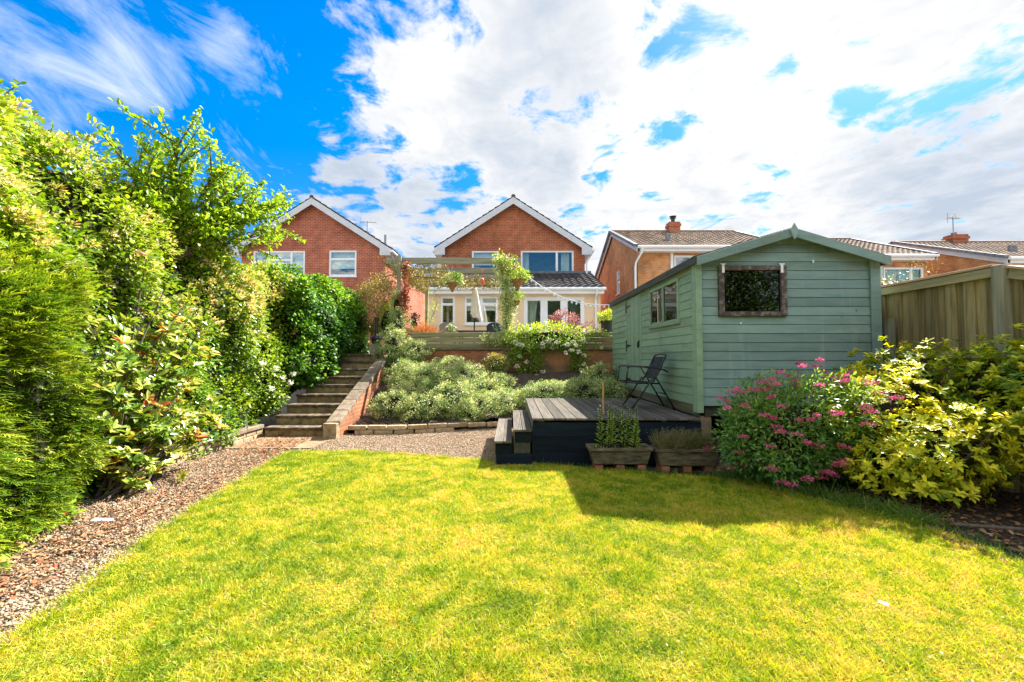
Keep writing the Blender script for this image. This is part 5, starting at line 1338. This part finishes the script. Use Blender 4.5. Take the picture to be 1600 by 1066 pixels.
# ------------------------------------------------------------------ photinia in front of the hedge
ph = thing('photinia_shrub', 'open photinia shrub with long cream edged leaves before the hedge', 'shrub', (-4.08, 4.55, 0))
b = MB(); WC = []; WD = []
base = Vector((-4.08, 4.55, 0))
for k in range(40):
    tgt = Vector((-3.98 + rng.normal(0, .14), 4.60 + rng.uniform(-.62, 1.1), .15 + 1.8 * rng.random() ** 1.35))
    mid = base.lerp(tgt, .5) + Vector((rng.normal(0, .06), rng.normal(0, .08), .12))
    q0 = base + Vector((rng.normal(0, .06), rng.normal(0, .12), 0))
    b = MB(); b.tube([q0, q0.lerp(mid, .6), mid, tgt], [.012, .011, .008, .004], 6); b.build('stem', M_bark, ph)
    for f in (.35, .55, .75, .9, 1.0):
        for r_ in range(2):
            e = mid.lerp(tgt, (f - .3) / .7) + Vector((rng.normal(0, .12), rng.normal(0, .13), rng.normal(0, .09))) * (1 if f < 1 or r_ else 0)
            WC.append(e[:]); WD.append((rng.normal(.45, .35), rng.normal(-.1, .4), 1.0))
for k in range(3):      # long leader
    tgt = Vector((-4.02 + .05 * k, 4.75 + .25 * k, 2.5 - .2 * k)); q0 = base + Vector((0, .1, 0)); mid = Vector((-4.08, 4.6, 1.2))
    b = MB(); b.tube([q0, mid, tgt], [.016, .012, .005], 6); b.build('stem', M_bark, ph)
    for f in (.6, .75, .9, 1): WC.append(mid.lerp(tgt, f)[:]); WD.append((.4, rng.normal(0, .4), 1))
WC = np.array(WC); WD = nrm(np.array(WD)); per = 11
P = np.repeat(WC, per, 0) + rng.normal(0, .012, (len(WC) * per, 3)); Wd = np.repeat(WD, per, 0)
rad = rdir(len(P)); rad = nrm(rad - Wd * np.sum(rad * Wd, 1, keepdims=True)); D = rad + Wd * rng.uniform(.05, .9, (len(P), 1)); N = Wd * 1.2 - rad * .3 + rdir(len(P)) * .3
s = rng.uniform(.075, .135, len(P)); tn = np.clip(np.repeat(rng.normal(.55, .2, len(WC)), per) + rng.normal(0, .14, len(P)) + .25 * (rng.random(len(P)) < .05), 0, 1)
build_np('foliage', *leaf_arrays(P, D, N, s, s * rng.uniform(.34, .44, len(P)), tn, 'oval'), L_photinia, ph)

# ------------------------------------------------------------------ tree standing out of the hedge
ct_ = thing('cherry_tree', 'fresh green cherry tree branching above the honeysuckle hedge', 'tree', (-5.3, 6.4, 0))
b = MB(); LP = []; LD = []
b.tube([(-5.3, 6.4, 0), (-5.28, 6.4, 1.2), (-5.2, 6.35, 2.4), (-5.1, 6.3, 3.0)], [.10, .085, .07, .05], 10)
def limb(p, q, r, depth):
    p = Vector(p); q = Vector(q); L = (q - p).length
    mid = p.lerp(q, .5) + Vector((rng.normal(0, .05), rng.normal(0, .05), .05)) * L
    n = 7; pts = []
    for i in range(n + 1):
        t = i / n; pts.append(p * (1 - t) ** 2 + mid * 2 * t * (1 - t) + q * t * t)
    b.tube(pts, [r * (1 - .75 * i / n) for i in range(n + 1)], 6)
    for i in range(1, n + 1):
        t = i / n; c = pts[i]; tang = (pts[i] - pts[i - 1]).normalized()
        if depth == 0 or t > .45:
            m = 7 if depth == 0 else 4
            for k in range(m):
                LP.append((c + Vector((rng.normal(), rng.normal(), rng.normal())) * .03 + tang * rng.uniform(-.08, .08))[:])
                d = tang * .5 + Vector((rng.normal(), rng.normal(), rng.normal() - .15)) * .8; LD.append(d[:])
        if depth > 0 and i >= 2:
            for k in range(2):
                d = (tang * .8 + Vector((rng.normal(), rng.normal(), rng.normal() * .8 + .15)) * .55).normalized()
                limb(c, c + d * L * rng.uniform(.22, .42), r * .45, depth - 1)
root = (-5.15, 6.3, 2.75)
for q in ((-4.72, 6.05, 4.42), (-4.52, 6.45, 4.15), (-4.55, 7.35, 4.0), (-4.36, 7.75, 3.75), (-5.0, 5.6, 3.9), (-5.05, 6.6, 3.9), (-4.62, 7.1, 3.65), (-4.75, 5.6, 3.8), (-4.55, 6.8, 4.0), (-4.8, 6.2, 4.2), (-4.32, 7.6, 4.05), (-4.5, 8.1, 4.2), (-4.7, 8.3, 3.8), (-4.55, 7.1, 4.2), (-4.95, 6.0, 4.05)):
    limb(root, q, .030, 1)
b.build('trunk', M_bark, ct_)
P = np.array(LP); D = np.array(LD); s = rng.uniform(.06, .105, len(P))
build_np('crown', *leaf_arrays(P, D, rdir(len(P)) * .7 + [0, 0, .8], s, s * .48, np.clip(rng.normal(.55, .22, len(P)), 0, 1), 'oval'), L_cherry, ct_)

# ------------------------------------------------------------------ variegated euonymus on the bank
def mound(label, pts, per, m=L_euony, L=(.022, .036), rc=.085, tint=(.48, .18, .2), name='euonymus_shrub', cat='shrub', group='variegated euonymus mounds on the bank', W=(.55, .75), core=True, n_scale=1.0):
    c0 = np.mean([p[0] for p in pts], 0)
    t = thing(name, label, cat, (c0[0], c0[1], max(0, min(p[0][2] - p[1][2] for p in pts))), group)
    Cs = []; Os = []
    for c, rad in pts:
        area = (rad[0] * rad[1] + rad[0] * rad[2] + rad[1] * rad[2]) / 3 * 12.6
        C, O = blob_clumps(int(area * 92 * n_scale), c, rad, .42, inner=.3)
        ok = (C[:, 2] > bank_z(C[:, 0], C[:, 1]) - .05) if c[1] < 10.9 else np.ones(len(C), bool)
        Cs.append(C[ok]); Os.append(O[ok])
    C = np.concatenate(Cs); O = np.concatenate(Os)
    P, D, N = clumps(C, O, rc, per, .6, .8, .4, .6, .8, .8)
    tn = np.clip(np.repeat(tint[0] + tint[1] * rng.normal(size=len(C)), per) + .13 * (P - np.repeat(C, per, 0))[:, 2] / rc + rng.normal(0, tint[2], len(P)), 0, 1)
    s = rng.uniform(L[0], L[1], len(P))
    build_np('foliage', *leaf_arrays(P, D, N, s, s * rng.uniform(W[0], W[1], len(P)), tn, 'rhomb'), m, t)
    if core:
        for c, rad in pts:
            b = MB(); n, k = 8, 12; vs = []; fs = []
            for j in range(n + 1):
                th = math.pi * j / n
                for i in range(k):
                    ph_ = 2 * math.pi * i / k; vs.append((c[0] + .48 * rad[0] * math.sin(th) * math.cos(ph_), c[1] + .48 * rad[1] * math.sin(th) * math.sin(ph_), c[2] + .48 * rad[2] * math.cos(th)))
            for j in range(n):
                for i in range(k): fs.append((j * k + i, j * k + (i + 1) % k, (j + 1) * k + (i + 1) % k, (j + 1) * k + i))
            b.add(vs, fs, .5); b.build('shade_core', M_shade_and_stem, t, smooth=True)
    return t
mound('broad cream and green euonymus mound covering the middle of the bank', [((-2.40, 9.12, .42), (.5, .5, .34)), ((-1.75, 8.98, .40), (.55, .45, .34)), ((-1.25, 9.2, .55), (.5, .5, .42)), ((-.75, 9.05, .38), (.5, .45, .36)), ((-.25, 9.35, .40), (.45, .5, .38)), ((-2.05, 9.5, .66), (.5, .4, .34)), ((-1.55, 9.65, .74), (.5, .4, .36)), ((-.65, 9.6, .62), (.5, .4, .36)), ((-2.0, 10.0, .85), (.7, .5, .42)), ((-1.2, 9.95, .90), (.6, .5, .42)), ((-.5, 10.0, .72), (.5, .45, .38)), ((-2.5, 10.3, .95), (.45, .5, .45)), ((-1.5, 10.4, 1.12), (.5, .4, .34))], 40)
mound('low silvery euonymus mound behind the deck', [((.75, 9.6, .62), (.6, .5, .30)), ((.25, 9.6, .50), (.45, .45, .26)), ((1.5, 9.5, .66), (.65, .5, .32)), ((2.1, 9.5, .66), (.4, .5, .32)), ((2.05, 10.3, .95), (.4, .35, .35))], 40, tint=(.42, .16, .2))
mound('tall euonymus climbing the pergola post above the stair wall', [((-2.95, 10.75, 1.65), (.38, .32, .55)), ((-2.78, 10.85, 1.25), (.45, .32, .45)), ((-2.9, 11.1, 2.25), (.26, .26, .45)), ((-2.98, 11.2, 2.75), (.16, .18, .4)), ((-2.45, 10.8, 1.55), (.36, .25, .32))], 34, tint=(.44, .17, .2))
bush('fern_clump', 'bronze edged leafy plant among the euonymus on the bank', 'plant', (-.42, 10.3, 1.28), (.26, .2, .2), 60, 14, .07, (.04, .07), (.4, .6), 'oval', leafmat('bronze_leaf', [(0, (.10, .16, .03)), (.6, (.25, .30, .06)), (.85, (.45, .30, .14)), (1, (.5, .2, .1))], .35), (.5, .2, .2), core=.5)

# ------------------------------------------------------------------ climbing rose over the wall
t, C, O = bush('climbing_rose', 'white flowered climbing rose sprawling over the sleeper wall', 'rose', (.95, 10.95, 1.92), (1.15, .28, .34), 300, 15, .11, (.04, .065), (.5, .68), 'oval', L_rose, (.6, .12, .17), core=.42, lumpy=.4)
i = rng.choice(np.where((O[:, 1] < -.1) & (C[:, 2] < 1.9))[0], 16)
fl = [(1.35, 10.62, 1.72), (1.45, 10.6, 1.58), (1.30, 10.6, 1.52), (1.62, 10.62, 1.55), (1.55, 10.62, 1.70), (1.75, 10.62, 1.45), (1.1, 10.62, 1.78), (.75, 10.6, 1.75), (.25, 10.62, 1.7), (.2, 10.6, 1.45), (.35, 10.6, 1.30), (.12, 10.55, 1.2), (.6, 10.6, .95), (1.7, 10.62, 1.1), (1.75, 10.6, 1.25), (.75, 10.65, 1.05)]
flower_clusters('bloom', np.array(fl + [tuple(c + o * .08) for c, o in zip(C[i], O[i])]), np.tile([0, -1, .3], (len(fl) + 16, 1)), 26, .05, .045, L_petal_white, t, W=.85)
for x in (-.1, .45, .5, 1.6):
    b = MB(); b.tube([(x, 10.9, .7), (x + .05, 10.85, 1.2), (x + rng.normal(0, .1), 10.9, 1.7)], [.012, .01, .007], 6); b.build('stem', M_bark, t)
Cq, Oq = blob_clumps(110, (.28, 10.75, 1.35), (.38, .16, .40), .4); P, D, N = clumps(Cq, Oq, .1, 12)
Cq2, Oq2 = blob_clumps(60, (1.65, 10.8, 1.35), (.22, .14, .35), .4); P2, D2, N2 = clumps(Cq2, Oq2, .09, 12)
P = np.concatenate([P, P2]); D = np.concatenate([D, D2]); N = np.concatenate([N, N2])
build_np('trailing_foliage', *leaf_arrays(P, D, N, rng.uniform(.035, .06, len(P)), .034, np.clip(rng.normal(.42, .2, len(P)), 0, 1), 'oval'), L_rose, t)

# ------------------------------------------------------------------ climbers on the pergola
def climber(name, label, cat, segs, m, L, W, tpl, tint, per=14, dens=26, rc=.10, parent_stem=True):
    c0 = segs[0][0]; t = thing(name, label, cat, c0)
    Cs = []
    for p, q, r in segs:
        b = MB(); p = np.array(p); q = np.array(q); n = max(6, int(np.linalg.norm(q - p) * dens))
        f = rng.random(n)[:, None]; Cs.append(p + (q - p) * f + rng.normal(0, 1, (n, 3)) * r)
        b.tube([tuple(p), tuple((p + q) / 2 + rng.normal(0, .03, 3)), tuple(q)], [.014, .012, .008], 6); b.build('stem', M_bark, t)
    C = np.concatenate(Cs); O = rdir(len(C)) + [0, -.4, .2]
    P, D, N = clumps(C, O, rc, per, .5, .7, .6)
    tn = np.clip(np.repeat(rng.normal(tint[0], tint[1], len(C)), per) + rng.normal(0, tint[2], len(P)), 0, 1)
    s = rng.uniform(L[0], L[1], len(P)); build_np('foliage', *leaf_arrays(P, D, N, s, s * rng.uniform(W[0], W[1], len(P)), tn, tpl), m, t)
    return t
pr_ = (-.14, 11.14)
climber('climbing_ivy', 'pale variegated climber wrapping the right pergola post', 'climber', [((-.14, 11.12, 1.7), (-.14, 11.12, 2.9), (.12, .07, .0)), ((-.14, 11.12, 2.3), (-.14, 11.12, 3.3), (.10, .07, .0)), ((-.14, 11.12, 2.7), (-.18, 11.12, 3.95), (.11, .08, .05)), ((-.2, 11.1, 3.75), (-.42, 11.2, 3.95), (.08, .08, .06)), ((-.3, 11.0, 1.85), (-.7, 10.9, 1.85), (.08, .06, .08)), ((-.15, 11.05, 1.1), (-.12, 11.05, 1.9), (.14, .08, .05))], L_euony, (.035, .055), (.5, .75), 'oval', (.55, .18, .2), 16, 85, .09)
climber('yellow_climber', 'bright yellow green leaves at the top of the right pergola post', 'climber', [((-.22, 11.1, 3.45), (-.34, 11.1, 4.0), (.08, .07, .1)), ((-.1, 11.05, 3.6), (.08, 11.05, 3.9), (.08, .05, .07))], L_rose, (.045, .07), (.45, .65), 'oval', (.72, .12, .15), 12, 34, .08)
climber('bronze_vine', 'bronze leaved vine tangled over the left side of the pergola', 'vine', [((-2.7, 11.75, 3.62), (-1.7, 12.2, 3.64), (.12, .22, .11)), ((-2.9, 12.6, 3.7), (-1.3, 12.8, 3.72), (.12, .25, .10)), ((-2.95, 11.4, 3.75), (-2.95, 14.6, 3.75), (.12, .2, .12)), ((-2.3, 13.7, 3.8), (-.3, 13.7, 3.85), (.1, .1, .06)), ((-2.0, 14.7, 3.85), (-.4, 14.7, 3.85), (.1, .06, .05)), ((-2.6, 11.8, 3.95), (-1.9, 11.9, 4.0), (.1, .05, .03)), ((-3.4, 11.5, 3.55), (-2.9, 11.4, 3.6), (.1, .15, .15))], L_vine, (.03, .055), (.4, .65), 'oval', (.5, .2, .2), 16, 84, .13)
climber('red_creeper', 'red leaved creeper hanging down beside the left pergola post', 'creeper', [((-2.76, 11.14, 3.8), (-2.78, 11.14, 2.4), (.06, .05, .04)), ((-2.78, 11.14, 3.8), (-2.62, 11.2, 3.55), (.07, .05, .06)), ((-2.74, 11.12, 3.3), (-2.72, 11.12, 2.7), (.05, .04, .04))], L_creeper, (.04, .07), (.55, .8), 'ivy', (.5, .2, .2), 8, 40, .06)
climber('yellow_climber', 'thin yellow climber around the rear pergola post', 'climber', [((-2.83, 14.55, 1.6), (-2.83, 14.55, 3.7), (.12, .08, .0)), ((-2.75, 14.5, 2.6), (-2.5, 14.5, 3.3), (.10, .06, .1))], L_rose, (.035, .055), (.5, .7), 'oval', (.85, .1, .12), 8, 22, .09)
t, C, O = bush('clematis_arch', 'brown green clematis mound arching at the top of the stairs', 'climber', (-3.62, 11.75, 2.75), (.62, .5, .85), 620, 18, .14, (.032, .058), (.35, .6), 'oval', L_vine, (.5, .2, .2), core=0, lumpy=.34, zmin=1.5)
bush('lime_shrub', 'lime leaved shrub growing under the clematis arch', 'shrub', (-3.25, 11.45, 2.35), (.32, .25, .55), 150, 14, .10, (.035, .06), (.5, .7), 'oval', L_rose, (.6, .2, .18), core=.6, zmin=1.5)
bush('trailing_plant', 'leafy trailing plant at the top left of the stairs', 'plant', (-4.0, 11.2, 1.72), (.28, .22, .3), 90, 14, .08, (.03, .05), (.5, .7), 'oval', L_ivy, (.55, .2, .2), core=.6, zmin=1.48)
bush('dark_bush', 'dark purple bush against the sunlit brick side wall', 'bush', (-2.62, 11.6, 2.3), (.13, .15, .32), 60, 14, .07, (.03, .05), (.5, .7), 'oval', leafmat('dark_purple_leaf', [(0, (.02, .018, .016)), (1, (.09, .07, .05))], .2), (.4, .2, .2), core=.6)

# plants in pots and baskets
def tuft(parent, name, c, n, rxy, L, m, W, tint=(.5, .25), spread=.8, tpl='blade'):
    P = np.array(c) + rng.normal(0, 1, (n, 3)) * [rxy, rxy, .005]; D = rdir(n) * spread; D[:, 2] = np.abs(D[:, 2]) * .5 + .55
    return build_np(name, *leaf_arrays(P, D, rdir(n), rng.uniform(L[0], L[1], n), W, np.clip(rng.normal(tint[0], tint[1], n), 0, 1), tpl), m, parent)
def pot_foliage(parent, c, rad, ncl, per, rc, L, W, m, tint, tpl='oval', name='foliage'):
    C, O = blob_clumps(ncl, c, rad, .25); P, D, N = clumps(C, O, rc, per); s = rng.uniform(L[0], L[1], len(P))
    build_np(name, *leaf_arrays(P, D, N, s, s * W, np.clip(np.repeat(rng.normal(tint[0], tint[1], ncl), per) + rng.normal(0, .15, len(P)), 0, 1), tpl), m, parent)
    return C, O
pot_foliage(hb1, (-1.56, 11.33, 3.44), (.24, .2, .17), 70, 12, .06, (.03, .055), .6, L_euony, (.4, .2))
pot_foliage(hb1, (-1.48, 11.3, 3.52), (.15, .12, .10), 26, 10, .05, (.03, .05), .6, L_rose, (.5, .2), name='upper_foliage')
pot_foliage(hb2, (.14, 11.2, 3.52), (.28, .2, .13), 60, 12, .07, (.05, .09), .35, L_rose, (.70, .15))
pot_foliage(hb3, (.09, 11.25, 2.96), (.20, .16, .12), 50, 12, .06, (.03, .055), .6, L_rose, (.45, .2))
pot_foliage(pt1, (2.47, 11.28, 2.44), (.21, .18, .15), 50, 12, .07, (.05, .08), .5, L_rose, (.85, .1))
C, O = pot_foliage(pt2, (-1.60, 11.4, 2.14), (.12, .1, .09), 26, 12, .05, (.03, .05), .5, L_rose, (.4, .15))
flower_clusters('bloom', np.array([(-1.70, 11.32, 2.20), (-1.56, 11.3, 2.24), (-1.50, 11.3, 2.21), (-1.62, 11.3, 2.26), (-1.46, 11.33, 2.18)]), np.tile([0, -.6, 1], (5, 1)), 14, .025, .04, L_petal_white, pt2)
flower_clusters('bloom', np.array([(-3.43 + .13 * math.cos(a), 11.0 + .12 * math.sin(a), 1.92) for a in np.linspace(0, 6, 14)]), np.tile([0, -.3, 1], (14, 1)), 12, .045, .035, L_purple, pt4)
C, O = pot_foliage(pt3, (1.46, 12.3, 2.38), (.40, .34, .34), 130, 13, .10, (.04, .07), .45, L_acer, (.55, .2))
for i in range(9):
    b = MB(); e = Vector(C[rng.integers(len(C))]); b.tube([(1.46, 12.3, 1.85), Vector((1.46, 12.3, 2.1)).lerp(e, .4), e], [.014, .01, .005], 6); b.build('stem', M_bark, pt3)
t = thing('ornamental_grass', 'orange bronze sedge grass spilling over the sleeper wall', 'grass plant', (-2.28, 11.4, 1.6))
tuft(t, 'foliage', (-2.28, 11.35, 1.92), 900, .09, (.25, .52), L_orange, .012, spread=1.0)
t = thing('ornamental_grass', 'smaller tawny grass at the left end of the sleeper wall', 'grass plant', (-2.62, 11.35, 1.6))
tuft(t, 'foliage', (-2.66, 11.35, 1.92), 300, .06, (.18, .34), L_orange, .011, (.7, .2), 1.0)
bush('lavender_plant', 'small dark flowered plant on the sleeper wall before the downpipe', 'plant', (2.0, 11.35, 2.16), (.15, .12, .2), 40, 10, .06, (.03, .05), (.4, .6), 'oval', L_acer, (.25, .2, .2), core=0)

# planters' own plants
t = thing('weed_plant', 'tall leafy willowherb weeds growing in the trough planter', 'plant', (1.36, 5.6, .26))
LP = []; LD = []; LL = []
for k in range(15):
    b = MB(); x = 1.36 + rng.uniform(-.32, .32); y = 5.6 + rng.uniform(-.08, .08); h = rng.uniform(.2, .52) * (1.15 if abs(x - 1.5) < .12 or abs(x - 1.18) < .12 else .75); lean = Vector((rng.normal(0, .05), rng.normal(0, .04), 1))
    p0 = Vector((x, y, .25)); b.tube([p0, p0 + lean * h * .5, p0 + lean * h], [.006, .005, .002], 5); b.build('stem', M_shade_and_stem, t)
    for q in np.linspace(.15, 1, int(h * 34)):
        for r_ in range(2): LP.append((p0 + lean * h * q)[:]); a = q * 40 + r_ * 3.14; LD.append((math.cos(a), math.sin(a), .55)); LL.append(.085 * (1.1 - q * .65))
for k in range(30): LP.append((1.36 + rng.uniform(-.33, .33), 5.56 + rng.uniform(-.08, .06), .26)); LD.append((rng.normal(), rng.normal(), .9)); LL.append(.07)
P = np.array(LP); LL = np.array(LL)
build_np('foliage', *leaf_arrays(P, np.array(LD), rdir(len(P)) * .5 + [0, 0, 1], LL, LL * .36, np.clip(rng.normal(.55, .25, len(P)), 0, 1), 'oval'), L_herb, t)
t = thing('heather_plant', 'brownish woody heather filling the trough planter', 'plant', (2.17, 5.53, .26))
n = 1300; P = np.array([2.17, 5.53, .25]) + rng.uniform(-1, 1, (n, 3)) * [.33, .10, .01]; D = rng.normal(0, .42, (n, 3)); D[:, 2] = 1
Ls = rng.uniform(.08, .30, n)
V1 = leaf_arrays(P, D, rdir(n), Ls, .007, rng.random(n), 'blade')
k = 7; f = rng.uniform(.25, 1, (n, k)); P2 = (P[:, None] + nrm(D)[:, None] * (Ls[:, None] * f)[:, :, None]).reshape(-1, 3); D2 = np.repeat(D, k, 0) * .6 + rdir(n * k)
V2 = leaf_arrays(P2, D2, rdir(n * k), rng.uniform(.012, .03, n * k), .006, rng.random(n * k), 'rhomb')
build_np('foliage', *merge(V1, V2), L_heather, t)

# ------------------------------------------------------------------ pink spirea and golden choisya on the right
t, C, O = bush('spirea_shrub', 'dark leaved spirea shrub covered in pink flower heads by the shed', 'shrub', (3.15, 4.95, .60), (.76, .54, .62), 820, 16, .12, (.038, .066), (.34, .46), 'oval', L_spirea, (.55, .2, .2), core=.40, lumpy=.55, zmin=.02, stems=10)
cand = np.where((O[:, 1] < .15) & (C[:, 2] > .25))[0]; w = .45 + np.clip(O[cand, 2], 0, 1); i = rng.choice(cand, 96, replace=False, p=w / w.sum())
for c, o in zip(C[i], O[i]):
    h = c + o * rng.uniform(.15, .27) + [0, 0, .03]; k = 76; a = rng.random(k) * 6.28; r = np.sqrt(rng.random(k)) * rng.uniform(.036, .074)
    P = h + np.stack([r * np.cos(a), r * np.sin(a), -r * r * 6 + rng.normal(0, .008, k)], -1)
    fl_ = leaf_arrays(P, rdir(k) + [0, 0, .5], rdir(k) + [0, 0, 1], rng.uniform(.010, .018, k), .013, np.clip(rng.normal(.5, .22) + rng.normal(0, .2, k), 0, 1), 'rhomb')
    sk = leaf_arrays(np.array([c, c]), np.array([h - c, h - c]), np.array([[1., 0, 0], [0, 1., 0]]), np.linalg.norm(h - c), .005, 0., 'blade')
    build_np('flower_head', *merge(fl_, sk), L_pink, t)

def choisya(label, blobs, nw, gold=.55, stems=9, hmin=.12):
    c0 = np.mean([q[0] for q in blobs], 0)
    t = thing('choisya_shrub', label, 'shrub', (c0[0], c0[1], 0), 'golden choisya shrubs by the fence')
    Cs = []; Os = []
    for c, rad in blobs:
        C, O = blob_clumps(nw // len(blobs), c, rad, .50, inner=.5); ok = C[:, 2] > hmin; Cs.append(C[ok]); Os.append(O[ok])
    C = np.concatenate(Cs); O = np.concatenate(Os); O = nrm(O * .8 + [0, 0, .8] + rdir(len(O)) * .25)
    per = 11; n = len(C) * per
    Wd = np.repeat(O, per, 0); rad = rdir(n); rad = nrm(rad - Wd * np.sum(rad * Wd, 1, keepdims=True))
    lay = rng.random((n, 1)); D = rad + Wd * (lay * .9 - .15); N = Wd - rad * .2 + rdir(n) * .25
    P = np.repeat(C, per, 0) + Wd * (lay * .03 - .03) + rng.normal(0, .006, (n, 3))
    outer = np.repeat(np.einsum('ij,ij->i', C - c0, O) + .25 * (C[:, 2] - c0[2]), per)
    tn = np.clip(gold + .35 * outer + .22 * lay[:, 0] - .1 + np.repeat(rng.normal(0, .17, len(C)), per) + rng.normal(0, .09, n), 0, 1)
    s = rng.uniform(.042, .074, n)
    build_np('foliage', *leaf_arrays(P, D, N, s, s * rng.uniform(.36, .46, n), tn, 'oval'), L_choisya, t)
    for i in range(stems):
        b = MB(); e = Vector(C[rng.integers(len(C))]); q = Vector((c0[0] + rng.normal(0, .1), c0[1] + rng.normal(0, .1), 0)); m_ = q.lerp(e, .55) + Vector((0, 0, -.06)); b.tube([q, m_, e], [.02, .014, .006], 6); b.build('stem', M_bark, t)
    for c, rad in blobs:
        b = MB(); n_, k_ = 8, 12; vs = []; fs = []
        for j in range(n_ + 1):
            th = math.pi * j / n_
            for i in range(k_):
                p_ = 2 * math.pi * i / k_; q = .38 * (1 + .2 * math.sin(3 * p_ + 2 * th)); vs.append((c[0] + q * rad[0] * math.sin(th) * math.cos(p_), c[1] + q * rad[1] * math.sin(th) * math.sin(p_), max(.03, c[2] + q * rad[2] * math.cos(th))))
        for j in range(n_):
            for i in range(k_): fs.append((j * k_ + i, j * k_ + (i + 1) % k_, (j + 1) * k_ + (i + 1) % k_, (j + 1) * k_ + i))
        b.add(vs, fs, .5); b.build('shade_core', M_shade_and_stem, t, smooth=True)
choisya('wide golden choisya shrub spilling towards the lawn beside the spirea', [((3.95, 4.72, .78), (.58, .5, .62)), ((4.05, 4.1, .55), (.52, .42, .5)), ((3.8, 4.4, .38), (.45, .45, .35))], 1150, .62)
choisya('taller green choisya shrub against the fence panel', [((4.6, 4.95, 1.05), (.45, .48, .66)), ((4.4, 5.35, 1.0), (.45, .4, .6)), ((4.8, 4.4, 1.12), (.38, .45, .62)), ((4.72, 3.95, 1.22), (.30, .36, .42))], 1050, .45)
choisya('golden choisya shrub at the near edge of the mulch bed', [((4.55, 3.65, .82), (.40, .42, .40)), ((4.75, 3.2, .85), (.36, .4, .36))], 620, .60)
bush('ground_ivy', 'small dark ground plant under the nearest choisya', 'plant', (4.45, 3.35, .10), (.22, .3, .14), 50, 10, .07, (.03, .05), (.6, .8), 'ivy', L_spirea, (.35, .15, .15), core=0, zmin=0)

# ragged grass along the gravel path
n = 5200; y = 1.3 + 5.3 * rng.random(n) ** 1.2; x = np.interp(y, LY[1:9], LX[1:9]) - rng.normal(.0, .055, n) - .02; D = rdir(n); D[:, 2] = np.abs(D[:, 2]) * .5 + .35
ok = rng.random(n) < .25 + .9 * vnoise(x * 3, y, 3.0, 44); x, y, D = x[ok], y[ok], D[ok]; n = len(x)
tag(build_np('path_edge_grass', *leaf_arrays(np.c_[x, y, np.full(n, -.008)], D, rdir(n), rng.uniform(.025, .075, n), .0035, np.clip(rng.normal(.62, .25, n), 0, 1), 'blade'), L_grass), 'ragged straw coloured grass fringe along the gravel path', 'grass', kind='stuff')
# long grass along the shaded bed edge
def edge_tufts(n):
    pts = np.array([(2.45, 5.12), (2.74, 4.86), (3.13, 4.22), (3.42, 3.78), (3.5, 3.4), (3.5, 2.95), (3.66, 1.4)]); seg = rng.integers(0, len(pts) - 1, n); f = rng.random(n)[:, None]
    p = pts[seg] * (1 - f) + pts[seg + 1] * f; return p + rng.normal(0, .07, (n, 2)) + [.07, .07]
p = edge_tufts(3600); n = len(p); dens = np.where(p[:, 1] > 3.75, 1, .22); ok = rng.random(n) < dens; p = p[ok]; n = len(p)
D = rdir(n); D[:, 2] = np.abs(D[:, 2]) * .6 + .35
tag(build_np('long_grass', *leaf_arrays(np.c_[p, np.zeros(n)], D, rdir(n), rng.uniform(.06, .24, n) * np.where(p[:, 1] > 3.7, 1, .6), .006, np.clip(rng.normal(.5, .22, n), 0, 1), 'blade'), L_tuft), 'long uncut grass along the edge of the shrub bed', 'grass', kind='stuff')
n = 700; x = rng.uniform(-.3, 2.4, n); y = np.interp(x, [-.3, .67, 1.0, 1.75, 2.4], [5.95, 5.76, 5.57, 5.38, 5.2]) + np.abs(rng.normal(0, .03, n)); D = rdir(n); D[:, 2] = np.abs(D[:, 2]) * .6 + .6
tag(build_np('deck_edge_grass', *leaf_arrays(np.c_[x, y, np.zeros(n)], D, rdir(n), rng.uniform(.03, .10, n), .0045, np.clip(rng.normal(.45, .2, n), 0, 1), 'blade'), L_tuft), 'short tufts of grass against the foot of the deck', 'grass', kind='stuff')

# ------------------------------------------------------------------ trees beyond the fence and behind the photographer
def tree(name, label, x, y, h, r, n, per, L, m, tint=.5, group=None, lumpy=.3, W=.5, trunk=.12, rc=.35, z0=0):
    t = thing(name, label, 'tree', (x, y, z0), group)
    c = (x, y, z0 + h - r[2]); C, O = blob_clumps(n, c, r, lumpy, inner=.6)
    P, D, N = clumps(C, O, rc, per); s = rng.uniform(L[0], L[1], len(P))
    build_np('crown', *leaf_arrays(P, D, N, s, s * W, np.clip(np.repeat(rng.normal(tint, .18, n), per) + rng.normal(0, .15, len(P)), 0, 1), 'rhomb'), m, t)
    b = MB(); b.tube([(x, y, z0), (x + .05, y, z0 + h * .3), (x, y, z0 + h * .7)], [trunk, trunk * .8, trunk * .4], 8)
    for i in range(14):
        e = Vector(C[rng.integers(n)]); q = Vector((x, y, z0 + h * rng.uniform(.3, .6))); b.tube([q, q.lerp(e, .5) + Vector((0, 0, .1)), e], [trunk * .35, trunk * .22, .006], 6)
    b.build('trunk', M_bark, t)
tree('amber_tree', 'sparse amber leaved tree just over the fence', 8.55, 9.6, 3.45, (.75, .6, .62), 110, 14, (.025, .05), L_amber, .5, rc=.16, trunk=.05, lumpy=.5)
for k, (x, y, h, rx) in enumerate([(-7, -9, 8.4, 3.2), (-1.5, -10, 8.8, 3.4), (4.2, -9.5, 8.6, 3.4), (10, -10, 8.6, 3.4)]):
    tree('garden_tree', ['broad green tree at the far left behind the viewpoint', 'tallest green tree behind the viewpoint', 'rounded green tree behind the viewpoint facing the shed', 'green tree at the far right behind the viewpoint'][k], x, y, h, (rx, 2.2, h * .48), 900, 22, (.16, .28), L_far, .5, 'trees behind the viewpoint', rc=.6)
